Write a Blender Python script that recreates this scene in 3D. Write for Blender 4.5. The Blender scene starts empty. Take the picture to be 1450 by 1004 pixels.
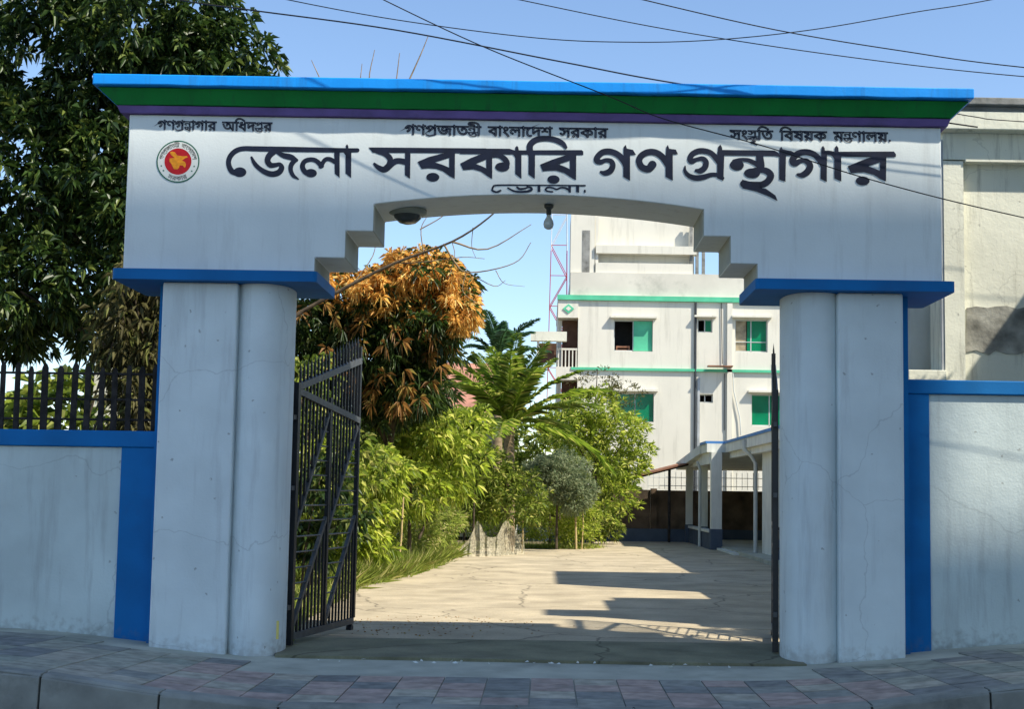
import bpy, math, random
import numpy as np
from mathutils import Vector, Matrix
rnd = random.Random(7)
rng = np.random.default_rng(11)
sc = bpy.context.scene
COL = sc.collection

# ------------------------------------------------------------------ camera
cd = bpy.data.cameras.new('camera')
cam = bpy.data.objects.new('camera', cd)
COL.objects.link(cam)
sc.camera = cam
cd.sensor_width = 36.0
cd.lens = 36.0 * 1900 / 1450
cd.shift_x = -(788.0 - 725.0) / 1450 
cd.shift_y = (534.0 - 502.0) / 1450
cd.clip_end = 2000
cd.clip_start = 0.1
yaw, pitch, roll = math.radians(-0.4), math.radians(5.0), math.radians(0.85)
fw = Vector((-math.sin(yaw) * math.cos(pitch), math.cos(yaw) * math.cos(pitch), math.sin(pitch)))
rt = fw.cross(Vector((0, 0, 1))).normalized()
up = rt.cross(fw)
r2 = rt * math.cos(roll) + up * math.sin(roll)
u2 = -rt * math.sin(roll) + up * math.cos(roll)
Mx = Matrix((r2, u2, -fw)).transposed().to_4x4()
Mx.translation = Vector((0, -13.5, 1.6))
cam.matrix_world = Mx

# ------------------------------------------------------------------ sky, sun, exposure
SUN = Vector((0.72, -0.45, 1.0)).normalized()      # direction towards the sun
world = bpy.data.worlds.new('World')
sc.world = world
world.use_nodes = True
nt = world.node_tree
bg = nt.nodes['Background']
sky = nt.nodes.new('ShaderNodeTexSky')
sky.sky_type = 'NISHITA'
sky.sun_disc = False
sky.sun_elevation = math.asin(SUN.z)
sky.sun_rotation = math.atan2(SUN.x, SUN.y)
sky.air_density = 1.0
sky.dust_density = 0.3
sky.ozone_density = 3.2
nt.links.new(sky.outputs[0], bg.inputs[0])
bg.inputs[1].default_value = 0.135
sl = bpy.data.lights.new('sun', 'SUN')
sl.energy = 4.7
sl.angle = math.radians(0.9)
sl.color = (1.0, 0.93, 0.80)
sun = bpy.data.objects.new('sun', sl)
COL.objects.link(sun)
sun.rotation_euler = SUN.to_track_quat('Z', 'Y').to_euler()
sc.view_settings.view_transform = 'Standard'
sc.view_settings.look = 'None'
sc.view_settings.gamma = 1
sc.view_settings.exposure = 0.66
sc.view_settings.use_curve_mapping = False

# ------------------------------------------------------------------ helpers
def tag(o, label=None, cat=None, group=None, kind=None):
    if label: o['label'] = label
    if cat: o['category'] = cat
    if group: o['group'] = group
    if kind: o['kind'] = kind
    return o

def thing(name, label, cat, loc=(0, 0, 0), group=None, rz=0.0):
    o = bpy.data.objects.new(name, None)
    COL.objects.link(o)
    o.empty_display_size = 0.2
    o.location = loc
    o.rotation_euler = (0, 0, rz)
    return tag(o, label, cat, group)

class MB:
    """collects boxes, prisms, tubes; coordinates are in the parent's own frame"""
    def __init__(s):
        s.v = []; s.f = []; s.sm = []
    def add(s, vs, fs, smooth=False):
        n = len(s.v)
        s.v += [tuple(map(float, v)) for v in vs]
        for f in fs:
            s.f.append(tuple(i + n for i in f)); s.sm.append(smooth)
        return s
    def box(s, x0, x1, y0, y1, z0, z1):
        return s.add([(x0,y0,z0),(x1,y0,z0),(x1,y1,z0),(x0,y1,z0),(x0,y0,z1),(x1,y0,z1),(x1,y1,z1),(x0,y1,z1)],
                     [(0,3,2,1),(4,5,6,7),(0,1,5,4),(1,2,6,5),(2,3,7,6),(3,0,4,7)])
    def prism_y(s, pts, y0, y1):       # outline in x,z, extruded along y
        n = len(pts)
        vs = [(x, y0, z) for x, z in pts] + [(x, y1, z) for x, z in pts]
        fs = [tuple(range(n)), tuple(range(2*n-1, n-1, -1))]
        fs += [((i+1) % n, i, i+n, (i+1) % n + n) for i in range(n)]
        return s.add(vs, fs)
    def prism_z(s, pts, z0, z1, smooth=False):
        n = len(pts)
        vs = [(x, y, z0) for x, y in pts] + [(x, y, z1) for x, y in pts]
        s.add(vs, [tuple(range(n-1, -1, -1)), tuple(range(n, 2*n))])
        return s.add(vs, [(i, (i+1) % n, (i+1) % n + n, i+n) for i in range(n)], smooth)
    def tube(s, pts, rad, n=6, cap=True, smooth=True):
        pts = [Vector(p) for p in pts]
        if not hasattr(rad, '__len__'): rad = [rad] * len(pts)
        vs = []; side = None
        for i, p in enumerate(pts):
            d = (pts[min(i+1, len(pts)-1)] - pts[max(i-1, 0)]).normalized()
            if side is None:
                side = d.cross(Vector((0, 0, 1)) if abs(d.z) < .9 else Vector((0, 1, 0))).normalized()
            else:
                side = (side - d * side.dot(d)).normalized()
            b = d.cross(side)
            for k in range(n):
                a = 2 * math.pi * k / n
                vs.append(p + (side * math.cos(a) + b * math.sin(a)) * rad[i])
        m = len(pts)
        fs = [(i*n+k, i*n+(k+1) % n, (i+1)*n+(k+1) % n, (i+1)*n+k) for i in range(m-1) for k in range(n)]
        s.add(vs, fs, smooth)
        if cap:
            s.add(vs[:n], [tuple(range(n-1, -1, -1))]); s.add(vs[-n:], [tuple(range(n))])
        return s
    def lathe(s, prof, c=(0, 0, 0), n=16):
        vs = []
        for r, z in prof:
            for k in range(n):
                a = 2*math.pi*k/n
                vs.append((c[0]+r*math.cos(a), c[1]+r*math.sin(a), c[2]+z))
        m = len(prof)
        return s.add(vs, [(i*n+k, i*n+(k+1) % n, (i+1)*n+(k+1) % n, (i+1)*n+k) for i in range(m-1) for k in range(n)], True)
    def mesh(s, name, m):
        me = bpy.data.meshes.new(name)
        me.from_pydata(s.v, [], s.f)
        me.polygons.foreach_set('use_smooth', s.sm)
        for x in (m if isinstance(m, (list, tuple)) else [m]): me.materials.append(x)
        me.update()
        return me
    def build(s, name, m, parent=None, bevel=0.0, seg=2, loc=None):
        o = bpy.data.objects.new(name, s.mesh(name, m))
        COL.objects.link(o)
        if parent: o.parent = parent
        if loc: o.location = loc
        if bevel:
            b = o.modifiers.new('bevel', 'BEVEL'); b.width = bevel; b.segments = seg
            b.limit_method = 'ANGLE'; b.angle_limit = math.radians(40)
        return o

def inst(name, me, parent, loc=(0, 0, 0), rz=0.0, sc_=None):
    o = bpy.data.objects.new(name, me)
    COL.objects.link(o); o.parent = parent; o.location = loc; o.rotation_euler = (0, 0, rz)
    if sc_: o.scale = sc_
    return o

def bx(name, m, parent, *b, bevel=0.0):
    return MB().box(*b).build(name, m, parent, bevel)

def struct(name, mb, m, parent=None):
    o = mb.build(name, m, parent)
    if not parent: o['kind'] = 'structure'
    return o

# ------------------------------------------------------------------ materials
def node(nt, t, **kw):
    n = nt.nodes.new(t)
    for k, v in kw.items():
        setattr(n, k, v)
    return n

def mat(name, base, rough=0.8, var=0.08, scale=3.0, bump=0.0, bscale=60.0, dirt=None, dirt_amt=0.0, dirt_scale=1.2,
        chips=False, crack=False, streak=False, metallic=0.0, spec=0.3, base2=None, low=None):
    m = bpy.data.materials.new(name); m.use_nodes = True
    nt = m.node_tree; b = nt.nodes['Principled BSDF']; L = nt.links.new
    b.inputs['Roughness'].default_value = rough
    b.inputs['Metallic'].default_value = metallic
    b.inputs['Specular IOR Level'].default_value = spec
    tc = node(nt, 'ShaderNodeTexCoord'); geo = node(nt, 'ShaderNodeNewGeometry')
    pos = geo.outputs['Position']
    n1 = node(nt, 'ShaderNodeTexNoise'); n1.inputs['Scale'].default_value = scale; n1.inputs['Detail'].default_value = 6
    L(pos, n1.inputs['Vector'])
    mix = node(nt, 'ShaderNodeMix', data_type='RGBA')
    c2 = base2 or tuple(max(0, c * (1 - 2.2*var)) for c in base)
    c1 = base if base2 else tuple(min(1, c * (1 + var)) for c in base)
    mix.inputs[6].default_value = (*c1, 1); mix.inputs[7].default_value = (*c2, 1)
    r = node(nt, 'ShaderNodeMapRange'); r.inputs[1].default_value = 0.3; r.inputs[2].default_value = 0.7
    L(n1.outputs[0], r.inputs[0]); L(r.outputs[0], mix.inputs[0])
    out = mix.outputs[2]
    if dirt:
        mp = node(nt, 'ShaderNodeMapping'); L(pos, mp.inputs[0])
        if streak: mp.inputs['Scale'].default_value = (5.0, 5.0, 0.45)
        n2 = node(nt, 'ShaderNodeTexNoise'); n2.inputs['Scale'].default_value = dirt_scale; n2.inputs['Detail'].default_value = 9
        n2.inputs['Roughness'].default_value = 0.7
        L(mp.outputs[0], n2.inputs['Vector'])
        r2_ = node(nt, 'ShaderNodeMapRange'); r2_.inputs[1].default_value = 0.52; r2_.inputs[2].default_value = 0.72
        r2_.inputs[4].default_value = dirt_amt
        L(n2.outputs[0], r2_.inputs[0])
        m2 = node(nt, 'ShaderNodeMix', data_type='RGBA'); m2.inputs[7].default_value = (*dirt, 1)
        L(r2_.outputs[0], m2.inputs[0]); L(out, m2.inputs[6]); out = m2.outputs[2]
    if low:   # splash dirt and flaked paint near the ground: (colour, z0, z1, amount)
        sx = node(nt, 'ShaderNodeSeparateXYZ'); L(pos, sx.inputs[0])
        n3 = node(nt, 'ShaderNodeTexNoise'); n3.inputs['Scale'].default_value = 14; n3.inputs['Detail'].default_value = 8
        L(pos, n3.inputs['Vector'])
        a = node(nt, 'ShaderNodeMapRange'); a.inputs[1].default_value = low[2]; a.inputs[2].default_value = low[1]
        L(sx.outputs[2], a.inputs[0])
        s_ = node(nt, 'ShaderNodeMath', operation='MULTIPLY'); L(a.outputs[0], s_.inputs[0]); L(n3.outputs[0], s_.inputs[1])
        t_ = node(nt, 'ShaderNodeMapRange'); t_.inputs[1].default_value = 0.28; t_.inputs[2].default_value = 0.5; t_.inputs[4].default_value = low[3]
        L(s_.outputs[0], t_.inputs[0])
        m3 = node(nt, 'ShaderNodeMix', data_type='RGBA'); m3.inputs[7].default_value = (*low[0], 1)
        L(t_.outputs[0], m3.inputs[0]); L(out, m3.inputs[6]); out = m3.outputs[2]
    if crack:  # wandering hairline cracks and fine aggregate speckle
        ns = node(nt, 'ShaderNodeTexNoise'); ns.inputs['Scale'].default_value = 38; ns.inputs['Detail'].default_value = 4; L(pos, ns.inputs['Vector'])
        sp = node(nt, 'ShaderNodeMapRange'); sp.inputs[1].default_value = .35; sp.inputs[2].default_value = .7; sp.inputs[4].default_value = .35
        L(ns.outputs[0], sp.inputs[0])
        m6 = node(nt, 'ShaderNodeMix', data_type='RGBA'); m6.inputs[7].default_value = (*tuple(c*.45 for c in base), 1)
        L(sp.outputs[0], m6.inputs[0]); L(out, m6.inputs[6])
        if crack != 'hair': out = m6.outputs[2]
        vo = node(nt, 'ShaderNodeTexVoronoi', feature='DISTANCE_TO_EDGE'); vo.inputs['Scale'].default_value = .42 if crack != 'hair' else .75
        wn = node(nt, 'ShaderNodeTexNoise'); wn.inputs['Scale'].default_value = 1.7; wn.inputs['Detail'].default_value = 6
        wm = node(nt, 'ShaderNodeMix', data_type='VECTOR'); wm.inputs[0].default_value = .35
        L(pos, wn.inputs['Vector']); L(pos, wm.inputs[4]); L(wn.outputs['Color'], wm.inputs[5]); L(wm.outputs[1], vo.inputs['Vector'])
        cm = node(nt, 'ShaderNodeMapRange'); cm.inputs[1].default_value = .007 if crack != 'hair' else .0035; cm.inputs[2].default_value = .002 if crack != 'hair' else .001; cm.inputs[4].default_value = .7 if crack != 'hair' else .22
        L(vo.outputs['Distance'], cm.inputs[0])
        m7 = node(nt, 'ShaderNodeMix', data_type='RGBA'); m7.inputs[7].default_value = (*tuple(c*.25 for c in base), 1)
        L(cm.outputs[0], m7.inputs[0]); L(out, m7.inputs[6]); out = m7.outputs[2]
    if chips:  # small knocks where the paint has come off
        vo = node(nt, 'ShaderNodeTexVoronoi'); vo.inputs['Scale'].default_value = 5.5
        wn = node(nt, 'ShaderNodeTexNoise'); wn.inputs['Scale'].default_value = 30
        wm = node(nt, 'ShaderNodeMix', data_type='VECTOR'); wm.inputs[0].default_value = .06
        L(pos, wn.inputs['Vector']); L(pos, wm.inputs[4]); L(wn.outputs['Color'], wm.inputs[5]); L(wm.outputs[1], vo.inputs['Vector'])
        cm = node(nt, 'ShaderNodeMapRange'); cm.inputs[1].default_value = .075; cm.inputs[2].default_value = .05; cm.inputs[4].default_value = .5
        L(vo.outputs['Distance'], cm.inputs[0])
        m5 = node(nt, 'ShaderNodeMix', data_type='RGBA'); m5.inputs[7].default_value = (.16, .15, .13, 1)
        L(cm.outputs[0], m5.inputs[0]); L(out, m5.inputs[6]); out = m5.outputs[2]
    L(out, b.inputs['Base Color'])
    if bump:
        n4 = node(nt, 'ShaderNodeTexNoise'); n4.inputs['Scale'].default_value = bscale; n4.inputs['Detail'].default_value = 5
        L(pos, n4.inputs['Vector'])
        bp = node(nt, 'ShaderNodeBump'); bp.inputs['Strength'].default_value = bump; bp.inputs['Distance'].default_value = 0.01
        n5 = node(nt, 'ShaderNodeTexNoise'); n5.inputs['Scale'].default_value = 4.5; n5.inputs['Detail'].default_value = 3; L(pos, n5.inputs['Vector'])
        ma = node(nt, 'ShaderNodeMath', operation='MULTIPLY_ADD'); ma.inputs[1].default_value = 2.2
        L(n5.outputs[0], ma.inputs[0]); L(n4.outputs[0], ma.inputs[2])
        L(ma.outputs[0], bp.inputs['Height']); L(bp.outputs[0], b.inputs['Normal'])
    return m

def leaf_mat(name, c1, c2, c3=None, rough=0.45, trans=0.35, spec=0.4):
    m = bpy.data.materials.new(name); m.use_nodes = True
    nt = m.node_tree; b = nt.nodes['Principled BSDF']; L = nt.links.new
    geo = node(nt, 'ShaderNodeNewGeometry')
    cr = node(nt, 'ShaderNodeValToRGB')
    e = cr.color_ramp.elements
    e[0].position = 0.0; e[0].color = (*c1, 1); e[1].position = 0.75; e[1].color = (*c2, 1)
    if c3:
        x = e.new(1.0); x.color = (*c3, 1)
    L(geo.outputs['Random Per Island'], cr.inputs[0])
    L(cr.outputs[0], b.inputs['Base Color'])
    b.inputs['Roughness'].default_value = rough
    b.inputs['Specular IOR Level'].default_value = spec
    tr = node(nt, 'ShaderNodeBsdfTranslucent')
    hs = node(nt, 'ShaderNodeHueSaturation'); hs.inputs['Value'].default_value = 1.6
    L(cr.outputs[0], hs.inputs['Color']); L(hs.outputs[0], tr.inputs[0])
    ms = node(nt, 'ShaderNodeMixShader'); ms.inputs[0].default_value = trans
    L(b.outputs[0], ms.inputs[1]); L(tr.outputs[0], ms.inputs[2])
    L(ms.outputs[0], nt.nodes['Material Output'].inputs[0])
    return m

M = {}
M['white_plaster'] = mat('white_plaster', (0.72, 0.79, 0.79), .75, .05, 1.6, .25, 45, dirt=(.33, .34, .34), dirt_amt=.42, dirt_scale=.9, streak=True, chips=True, crack='hair',
                         low=((.34, .33, .29), -.1, .42, .45))
M['beam_plaster'] = mat('beam_plaster', (0.75, 0.80, 0.78), .7, .04, 1.2, .15, 45, dirt=(.42, .43, .40), dirt_amt=.38, dirt_scale=1.0, streak=True)
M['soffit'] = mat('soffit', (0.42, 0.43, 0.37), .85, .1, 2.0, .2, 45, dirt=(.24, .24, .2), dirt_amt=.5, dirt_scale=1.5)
M['wall_plaster'] = mat('wall_plaster', (0.60, 0.68, 0.66), .8, .07, 1.4, .3, 40, dirt=(.30, .32, .31), dirt_amt=.5, dirt_scale=1.1, streak=True, chips=True, crack='hair',
                        low=((.22, .22, .19), -.05, .65, .55))
M['blue'] = mat('blue_paint', (0.0, 0.15, 0.42), .7, .08, 2, .12, 40, dirt=(.02, .09, .22), dirt_amt=.35, dirt_scale=1.6, low=((.12, .15, .18), -.1, .5, .5))
M['light_blue'] = mat('light_blue_paint', (0.004, 0.29, 0.85), .5, .05, 2, .1, 40, dirt=(.02, .14, .38), dirt_amt=.6, dirt_scale=1.6, streak=True)
M['green'] = mat('green_paint', (0.0, 0.19, 0.03), .7, .1, 2, .15, 30, dirt=(.01, .07, .03), dirt_amt=.6, dirt_scale=2.0, streak=True)
M['purple'] = mat('purple_paint', (0.15, 0.10, 0.28), .75, .12, 3, .12, 30, dirt=(.07, .06, .12), dirt_amt=.7, dirt_scale=2.0)
M['ink'] = mat('lettering_paint', (0.010, 0.014, 0.035), .5, .2, 8)
M['emblem_white'] = mat('emblem_white', (0.75, 0.77, 0.72), .6, .03)
M['emblem_red'] = mat('emblem_red', (0.50, 0.006, 0.012), .5, .1, 20)
M['emblem_yellow'] = mat('emblem_yellow', (0.80, 0.30, 0.01), .5, .15, 25)
M['emblem_green'] = mat('emblem_green', (0.01, 0.13, 0.07), .5, .1, 20)
M['black_iron'] = mat('black_iron', (0.010, 0.011, 0.014), .42, .2, 10, .1, metallic=.0, spec=.5)
M['grey_iron'] = mat('grey_iron', (0.07, 0.075, 0.08), .45, .2, 10, .1, spec=.5)
M['concrete'] = mat('driveway_concrete', (0.50, 0.42, 0.285), .9, .14, 1.1, .4, 30, dirt=(.25, .20, .13), dirt_amt=.7, dirt_scale=.9, crack=True)
M['mossy_shade_concrete'] = mat('mossy_shade_concrete', (0.25, 0.24, 0.15), .95, .2, 1.6, .4, 30, dirt=(.22, .21, .15), dirt_amt=.7, dirt_scale=.7, crack=True)  # moss tone, darkened to carry the shade band just inside the gate
M['apron'] = mat('apron_concrete', (0.46, 0.46, 0.37), .9, .12, 2.0, .3, 40, dirt=(.22, .22, .18), dirt_amt=.6, dirt_scale=1.6)
M['kerb'] = mat('kerb_concrete', (0.30, 0.30, 0.26), .9, .15, 3, .4, 30, dirt=(.12, .12, .10), dirt_amt=.7, dirt_scale=2)
M['asphalt'] = mat('asphalt', (0.075, 0.08, 0.078), .9, .2, 5, .5, 60)
M['soil'] = mat('soil', (0.16, 0.13, 0.07), .95, .25, 1.2, .5, 20, dirt=(.08, .11, .03), dirt_amt=.8, dirt_scale=.9)
tcol = [(.42, .315, .265), (.45, .34, .28), (.235, .235, .215), (.29, .29, .25), (.39, .375, .29), (.44, .40, .31), (.32, .33, .26)]
TM = [mat('paving_tile_colour', c, .75, .18, 7, .25, 50, dirt=(.28, .27, .22), dirt_amt=.5, dirt_scale=2.2) for c in tcol]
M['cream'] = mat('cream_plaster', (0.74, 0.73, 0.60), .85, .06, 1.0, .3, 30, dirt=(.22, .21, .17), dirt_amt=.75, dirt_scale=1.4, streak=True, chips=True, crack='hair')
M['dirty_cement'] = mat('dirty_cement', (0.34, 0.33, 0.28), .95, .3, 3.5, .6, 25, dirt=(.10, .10, .08), dirt_amt=.8, dirt_scale=4)
M['grey_band'] = mat('grey_band', (0.27, 0.27, 0.25), .9, .2, 3, .4, 30, dirt=(.1, .1, .08), dirt_amt=.7, dirt_scale=3)
M['far_white'] = mat('far_white', (0.72, 0.69, 0.59), .85, .03, .6, .1, 20, dirt=(.42, .40, .33), dirt_amt=.5, dirt_scale=.7, streak=True)
M['parapet'] = mat('weathered_parapet', (0.66, 0.63, 0.54), .9, .06, .8, .1, 20, dirt=(.36, .36, .30), dirt_amt=.6, dirt_scale=1.0)
M['mint'] = mat('mint_paint', (0.10, 0.52, 0.30), .6, .08, 2)
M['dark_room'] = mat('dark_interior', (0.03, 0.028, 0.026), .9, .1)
M['brown_room'] = mat('brown_interior', (0.13, 0.07, 0.045), .9, .2)
M['green_glass'] = mat('green_window_glass', (0.0, 0.20, 0.085), .12, .12, 1.5, spec=.7)
M['curtain'] = mat('curtain', (0.40, 0.33, 0.22), .9, .2, 4)
M['pale_frame'] = mat('aluminium_frame', (0.55, 0.58, 0.56), .5, .05)
M['black_pipe'] = mat('dark_pipe', (0.05, 0.055, 0.06), .5, .1)
M['grey_pipe'] = mat('grey_pipe', (0.42, 0.44, 0.45), .6, .1)
M['porch_wall'] = mat('porch_wall', (0.70, 0.71, 0.65), .85, .07, 1.5, .2, 30, dirt=(.3, .31, .28), dirt_amt=.4, dirt_scale=1.2, streak=True)
M['porch_blue'] = mat('porch_edge_blue', (0.07, 0.22, 0.50), .6, .05)
M['slate_paint'] = mat('slate_paint', (0.075, 0.10, 0.14), .75, .12, 2, .2)
M['back_wall'] = mat('mossy_wall', (0.15, 0.105, 0.07), .95, .3, 1.6, .5, 20, dirt=(.045, .04, .03), dirt_amt=.85, dirt_scale=1.1)
M['red_paint'] = mat('tower_red', (0.45, 0.03, 0.03), .6, .1)
M['white_paint'] = mat('tower_white', (0.70, 0.70, 0.68), .6, .05)
M['rust_tin'] = mat('rusty_tin', (0.30, 0.14, 0.08), .7, .25, 2, .3)
M['brick_roof'] = mat('red_brown_roof', (0.42, 0.20, 0.14), .8, .15, 2, .3)
M['bark'] = mat('bark', (0.10, 0.075, 0.05), .95, .3, 6, .8, 25)
M['pale_bark'] = mat('pale_bark', (0.30, 0.22, 0.13), .9, .2, 8, .4, 30)
M['bamboo'] = mat('bamboo', (0.48, 0.36, 0.17), .7, .15, 8)
M['dark_wood'] = mat('dark_wood', (0.035, 0.03, 0.026), .9, .3, 9, .5, 30)
M['net'] = mat('net_cloth', (0.52, 0.47, 0.33), .9, .3, 18, .3, 120)
# netting: open weave, part of the light passes
_n = M['net'].node_tree; _t = node(_n, 'ShaderNodeBsdfTransparent'); _x = node(_n, 'ShaderNodeMixShader'); _x.inputs[0].default_value = .42  # net_see
_n.links.new(_n.nodes['Principled BSDF'].outputs[0], _x.inputs[1]); _n.links.new(_t.outputs[0], _x.inputs[2]); _n.links.new(_x.outputs[0], _n.nodes['Material Output'].inputs[0])
M['glass_bulb'] = mat('bulb_glass', (0.55, 0.60, 0.60), .12, .05, spec=.8)
M['lamp_dark'] = mat('lamp_dark', (0.06, 0.065, 0.06), .25, .1, spec=.7)
M['lamp_metal'] = mat('lamp_metal', (0.34, 0.36, 0.30), .5, .1)
M['wire'] = mat('wire_black', (0.012, 0.012, 0.014), .6, .1)
M['tag_yellow'] = mat('yellow_tag', (0.75, 0.62, 0.18), .6, .05)
M['opp'] = mat('opposite_plaster', (0.70, 0.68, 0.62), .85, .1)
L_dark = leaf_mat('leaf_dark', (.014, .034, .009), (.045, .085, .016), (.15, .19, .04), .4, .22, .35)
L_deep = leaf_mat('leaf_deep', (.014, .035, .008), (.05, .09, .016), (.12, .14, .03), .45, .3)
L_orange = leaf_mat('leaf_orange', (.48, .22, .05), (.80, .50, .12), (.84, .72, .32), .5, .35, .25)
L_brown = leaf_mat('leaf_brown', (.15, .07, .02), (.34, .18, .05), (.32, .27, .07), .5, .3, .25)
L_bright = leaf_mat('leaf_bright', (.10, .16, .018), (.38, .45, .05), (.60, .58, .16), .45, .5, .3)
L_mid = leaf_mat('leaf_mid', (.05, .09, .014), (.24, .30, .04), (.48, .46, .14), .45, .48, .3)
L_palm = leaf_mat('leaf_palm', (.07, .13, .012), (.24, .32, .035), (.46, .44, .12), .4, .5, .35)
L_palm2 = leaf_mat('leaf_palm_dark', (.03, .09, .04), (.08, .17, .07), None, .4, .3, .35)
L_grey = leaf_mat('leaf_grey', (.13, .18, .09), (.28, .32, .18), (.36, .38, .22), .7, .3, .2)
L_grass = leaf_mat('leaf_grass', (.14, .20, .03), (.32, .37, .07), (.50, .44, .20), .6, .35, .2)
L_vine = leaf_mat('leaf_vine', (.05, .045, .018), (.12, .11, .04), (.20, .22, .06), .6, .3, .2)

# ------------------------------------------------------------------ foliage
def leaf_mesh(name, P, D, Ln, W, m, parent=None, droop=0.25, fold=0.25, mats=None, midx=None):
    """one mesh of leaves, each a folded four-cornered blade with two triangles per half"""
    P = np.asarray(P, float); D = np.asarray(D, float); n = len(P)
    D = D / (np.linalg.norm(D, axis=1, keepdims=True) + 1e-9)
    Ln = np.broadcast_to(Ln, (n,))[:, None] * rng.uniform(.7, 1.25, (n, 1)); W = np.broadcast_to(W, (n,))[:, None] * rng.uniform(.75, 1.2, (n, 1))
    R = rng.normal(size=(n, 3)); S = np.cross(D, R * np.array([1, 1, .5]) + np.array([0, 0, 1.2])); S /= np.linalg.norm(S, axis=1, keepdims=True) + 1e-9
    N = np.cross(S, D)
    z = np.array([[0, 0, 1.0]])
    v0 = P
    mid = P + D * Ln * .48
    v1 = mid + S * W * .5 + N * W * fold
    v3 = mid - S * W * .5 + N * W * fold
    v2 = P + D * Ln - z * Ln * droop
    V = np.stack([v0, v1, v2, v3], 1).reshape(-1, 3)
    F = (np.arange(n)[:, None] * 4 + np.array([[0, 1, 2, 0, 2, 3]])).reshape(-1)
    me = bpy.data.meshes.new(name)
    me.vertices.add(4*n); me.vertices.foreach_set('co', V.astype(np.float32).ravel())
    me.loops.add(6*n); me.loops.foreach_set('vertex_index', F.astype(np.int32))
    me.polygons.add(2*n); me.polygons.foreach_set('loop_start', (np.arange(2*n)*3).astype(np.int32))
    me.polygons.foreach_set('loop_total', np.full(2*n, 3, np.int32))
    for x in (mats or [m]): me.materials.append(x)
    if midx is not None: me.polygons.foreach_set('material_index', np.repeat(midx, 2).astype(np.int32))
    me.update(); me.validate()
    o = bpy.data.objects.new(name, me); COL.objects.link(o)
    if parent: o.parent = parent
    return o

def blob_points(blobs, k, shell=.55, flat=1.0):
    """random points through a set of ellipsoids (cx,cy,cz,rx,ry,rz), denser near their skins"""
    vol = np.array([b[3]*b[4]*b[5] for b in blobs]) ** .8; vol /= vol.sum()
    idx = rng.choice(len(blobs), k, p=vol)
    B = np.array(blobs)[idx]
    d = rng.normal(size=(k, 3)); d /= np.linalg.norm(d, axis=1, keepdims=True)
    r = shell + (1-shell) * rng.random((k, 1)) ** .7
    lump = 1 + .26 * np.sin(d[:, :1]*5 + idx[:, None]) * np.cos(d[:, 2:]*6 + idx[:, None]*2)
    return B[:, :3] + d * r * lump * B[:, 3:6], d

def rosettes(C, d, per, up=.35, out=.6):
    """leaves radiating from every twig end"""
    n = len(C)
    P = np.repeat(C, per, 0); O = np.repeat(d, per, 0)
    R = rng.normal(size=(n*per, 3)); R /= np.linalg.norm(R, axis=1, keepdims=True)
    D = R + O * out + np.array([[0, 0, up]])
    P = P + R * .03
    return P, D

def limbs(parent, paths, m=None, name='branch', n=6):
    mb = MB()
    for pts, r0, r1 in paths:
        P = [Vector(p) for p in pts]; P = [P[0]*2-P[1]] + P + [P[-1]*2-P[-2]]; pts = []
        for i in range(1, len(P)-2):
            for j in range(4):
                t = j/4
                pts.append(.5*((2*P[i]) + (-P[i-1]+P[i+1])*t + (2*P[i-1]-5*P[i]+4*P[i+1]-P[i+2])*t*t + (-P[i-1]+3*P[i]-3*P[i+1]+P[i+2])*t**3))
        pts.append(P[-2])
        k = len(pts)
        mb.tube(pts, [r0 + (r1-r0)*i/(k-1) for i in range(k)], n)
    return mb.build(name, m or M['bark'], parent)

# =================================================================== SETTING
def smooth(a, b, x):
    t = min(1, max(0, (x-a)/(b-a))); return t*t*(3-2*t)
def pave_z(x, y):
    ax = abs(x + .12)
    kz = -.065 + .29 * smooth(1.7, 4.8, ax)
    wz = -.05 + .23 * smooth(2.3, 5.6, ax)
    t = min(1, max(0, (y + 2.9) / 2.9))
    return kz * (1-t) + wz * t
def grid(name, x0, x1, y0, y1, nx, ny, zf, m, off=0, parent=None):
    mb = MB(); vs = []
    for j in range(ny+1):
        for i in range(nx+1):
            x = x0+(x1-x0)*i/nx; y = y0+(y1-y0)*j/ny
            vs.append((x, y, zf(x, y)+off))
    mb.add(vs, [(j*(nx+1)+i, j*(nx+1)+i+1, (j+1)*(nx+1)+i+1, (j+1)*(nx+1)+i) for j in range(ny) for i in range(nx)], True)
    o = mb.build(name, m, parent)
    if not parent: o['kind'] = 'structure'
    return o
struct('garden_ground', MB().add([(-600, .3, -.09), (600, .3, -.09), (600, 900, -.09), (-600, 900, -.09)], [(0, 1, 2, 3)]), M['soil'])
struct('street', MB().add([(-300, -60, -.13), (300, -60, -.13), (300, -2.98, -.13), (-300, -2.98, -.13)], [(0, 1, 2, 3)]), M['asphalt'])
pav = grid('pavement', -16, 16, -2.93, .45, 96, 14, pave_z, M['apron'], -.012)
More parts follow.
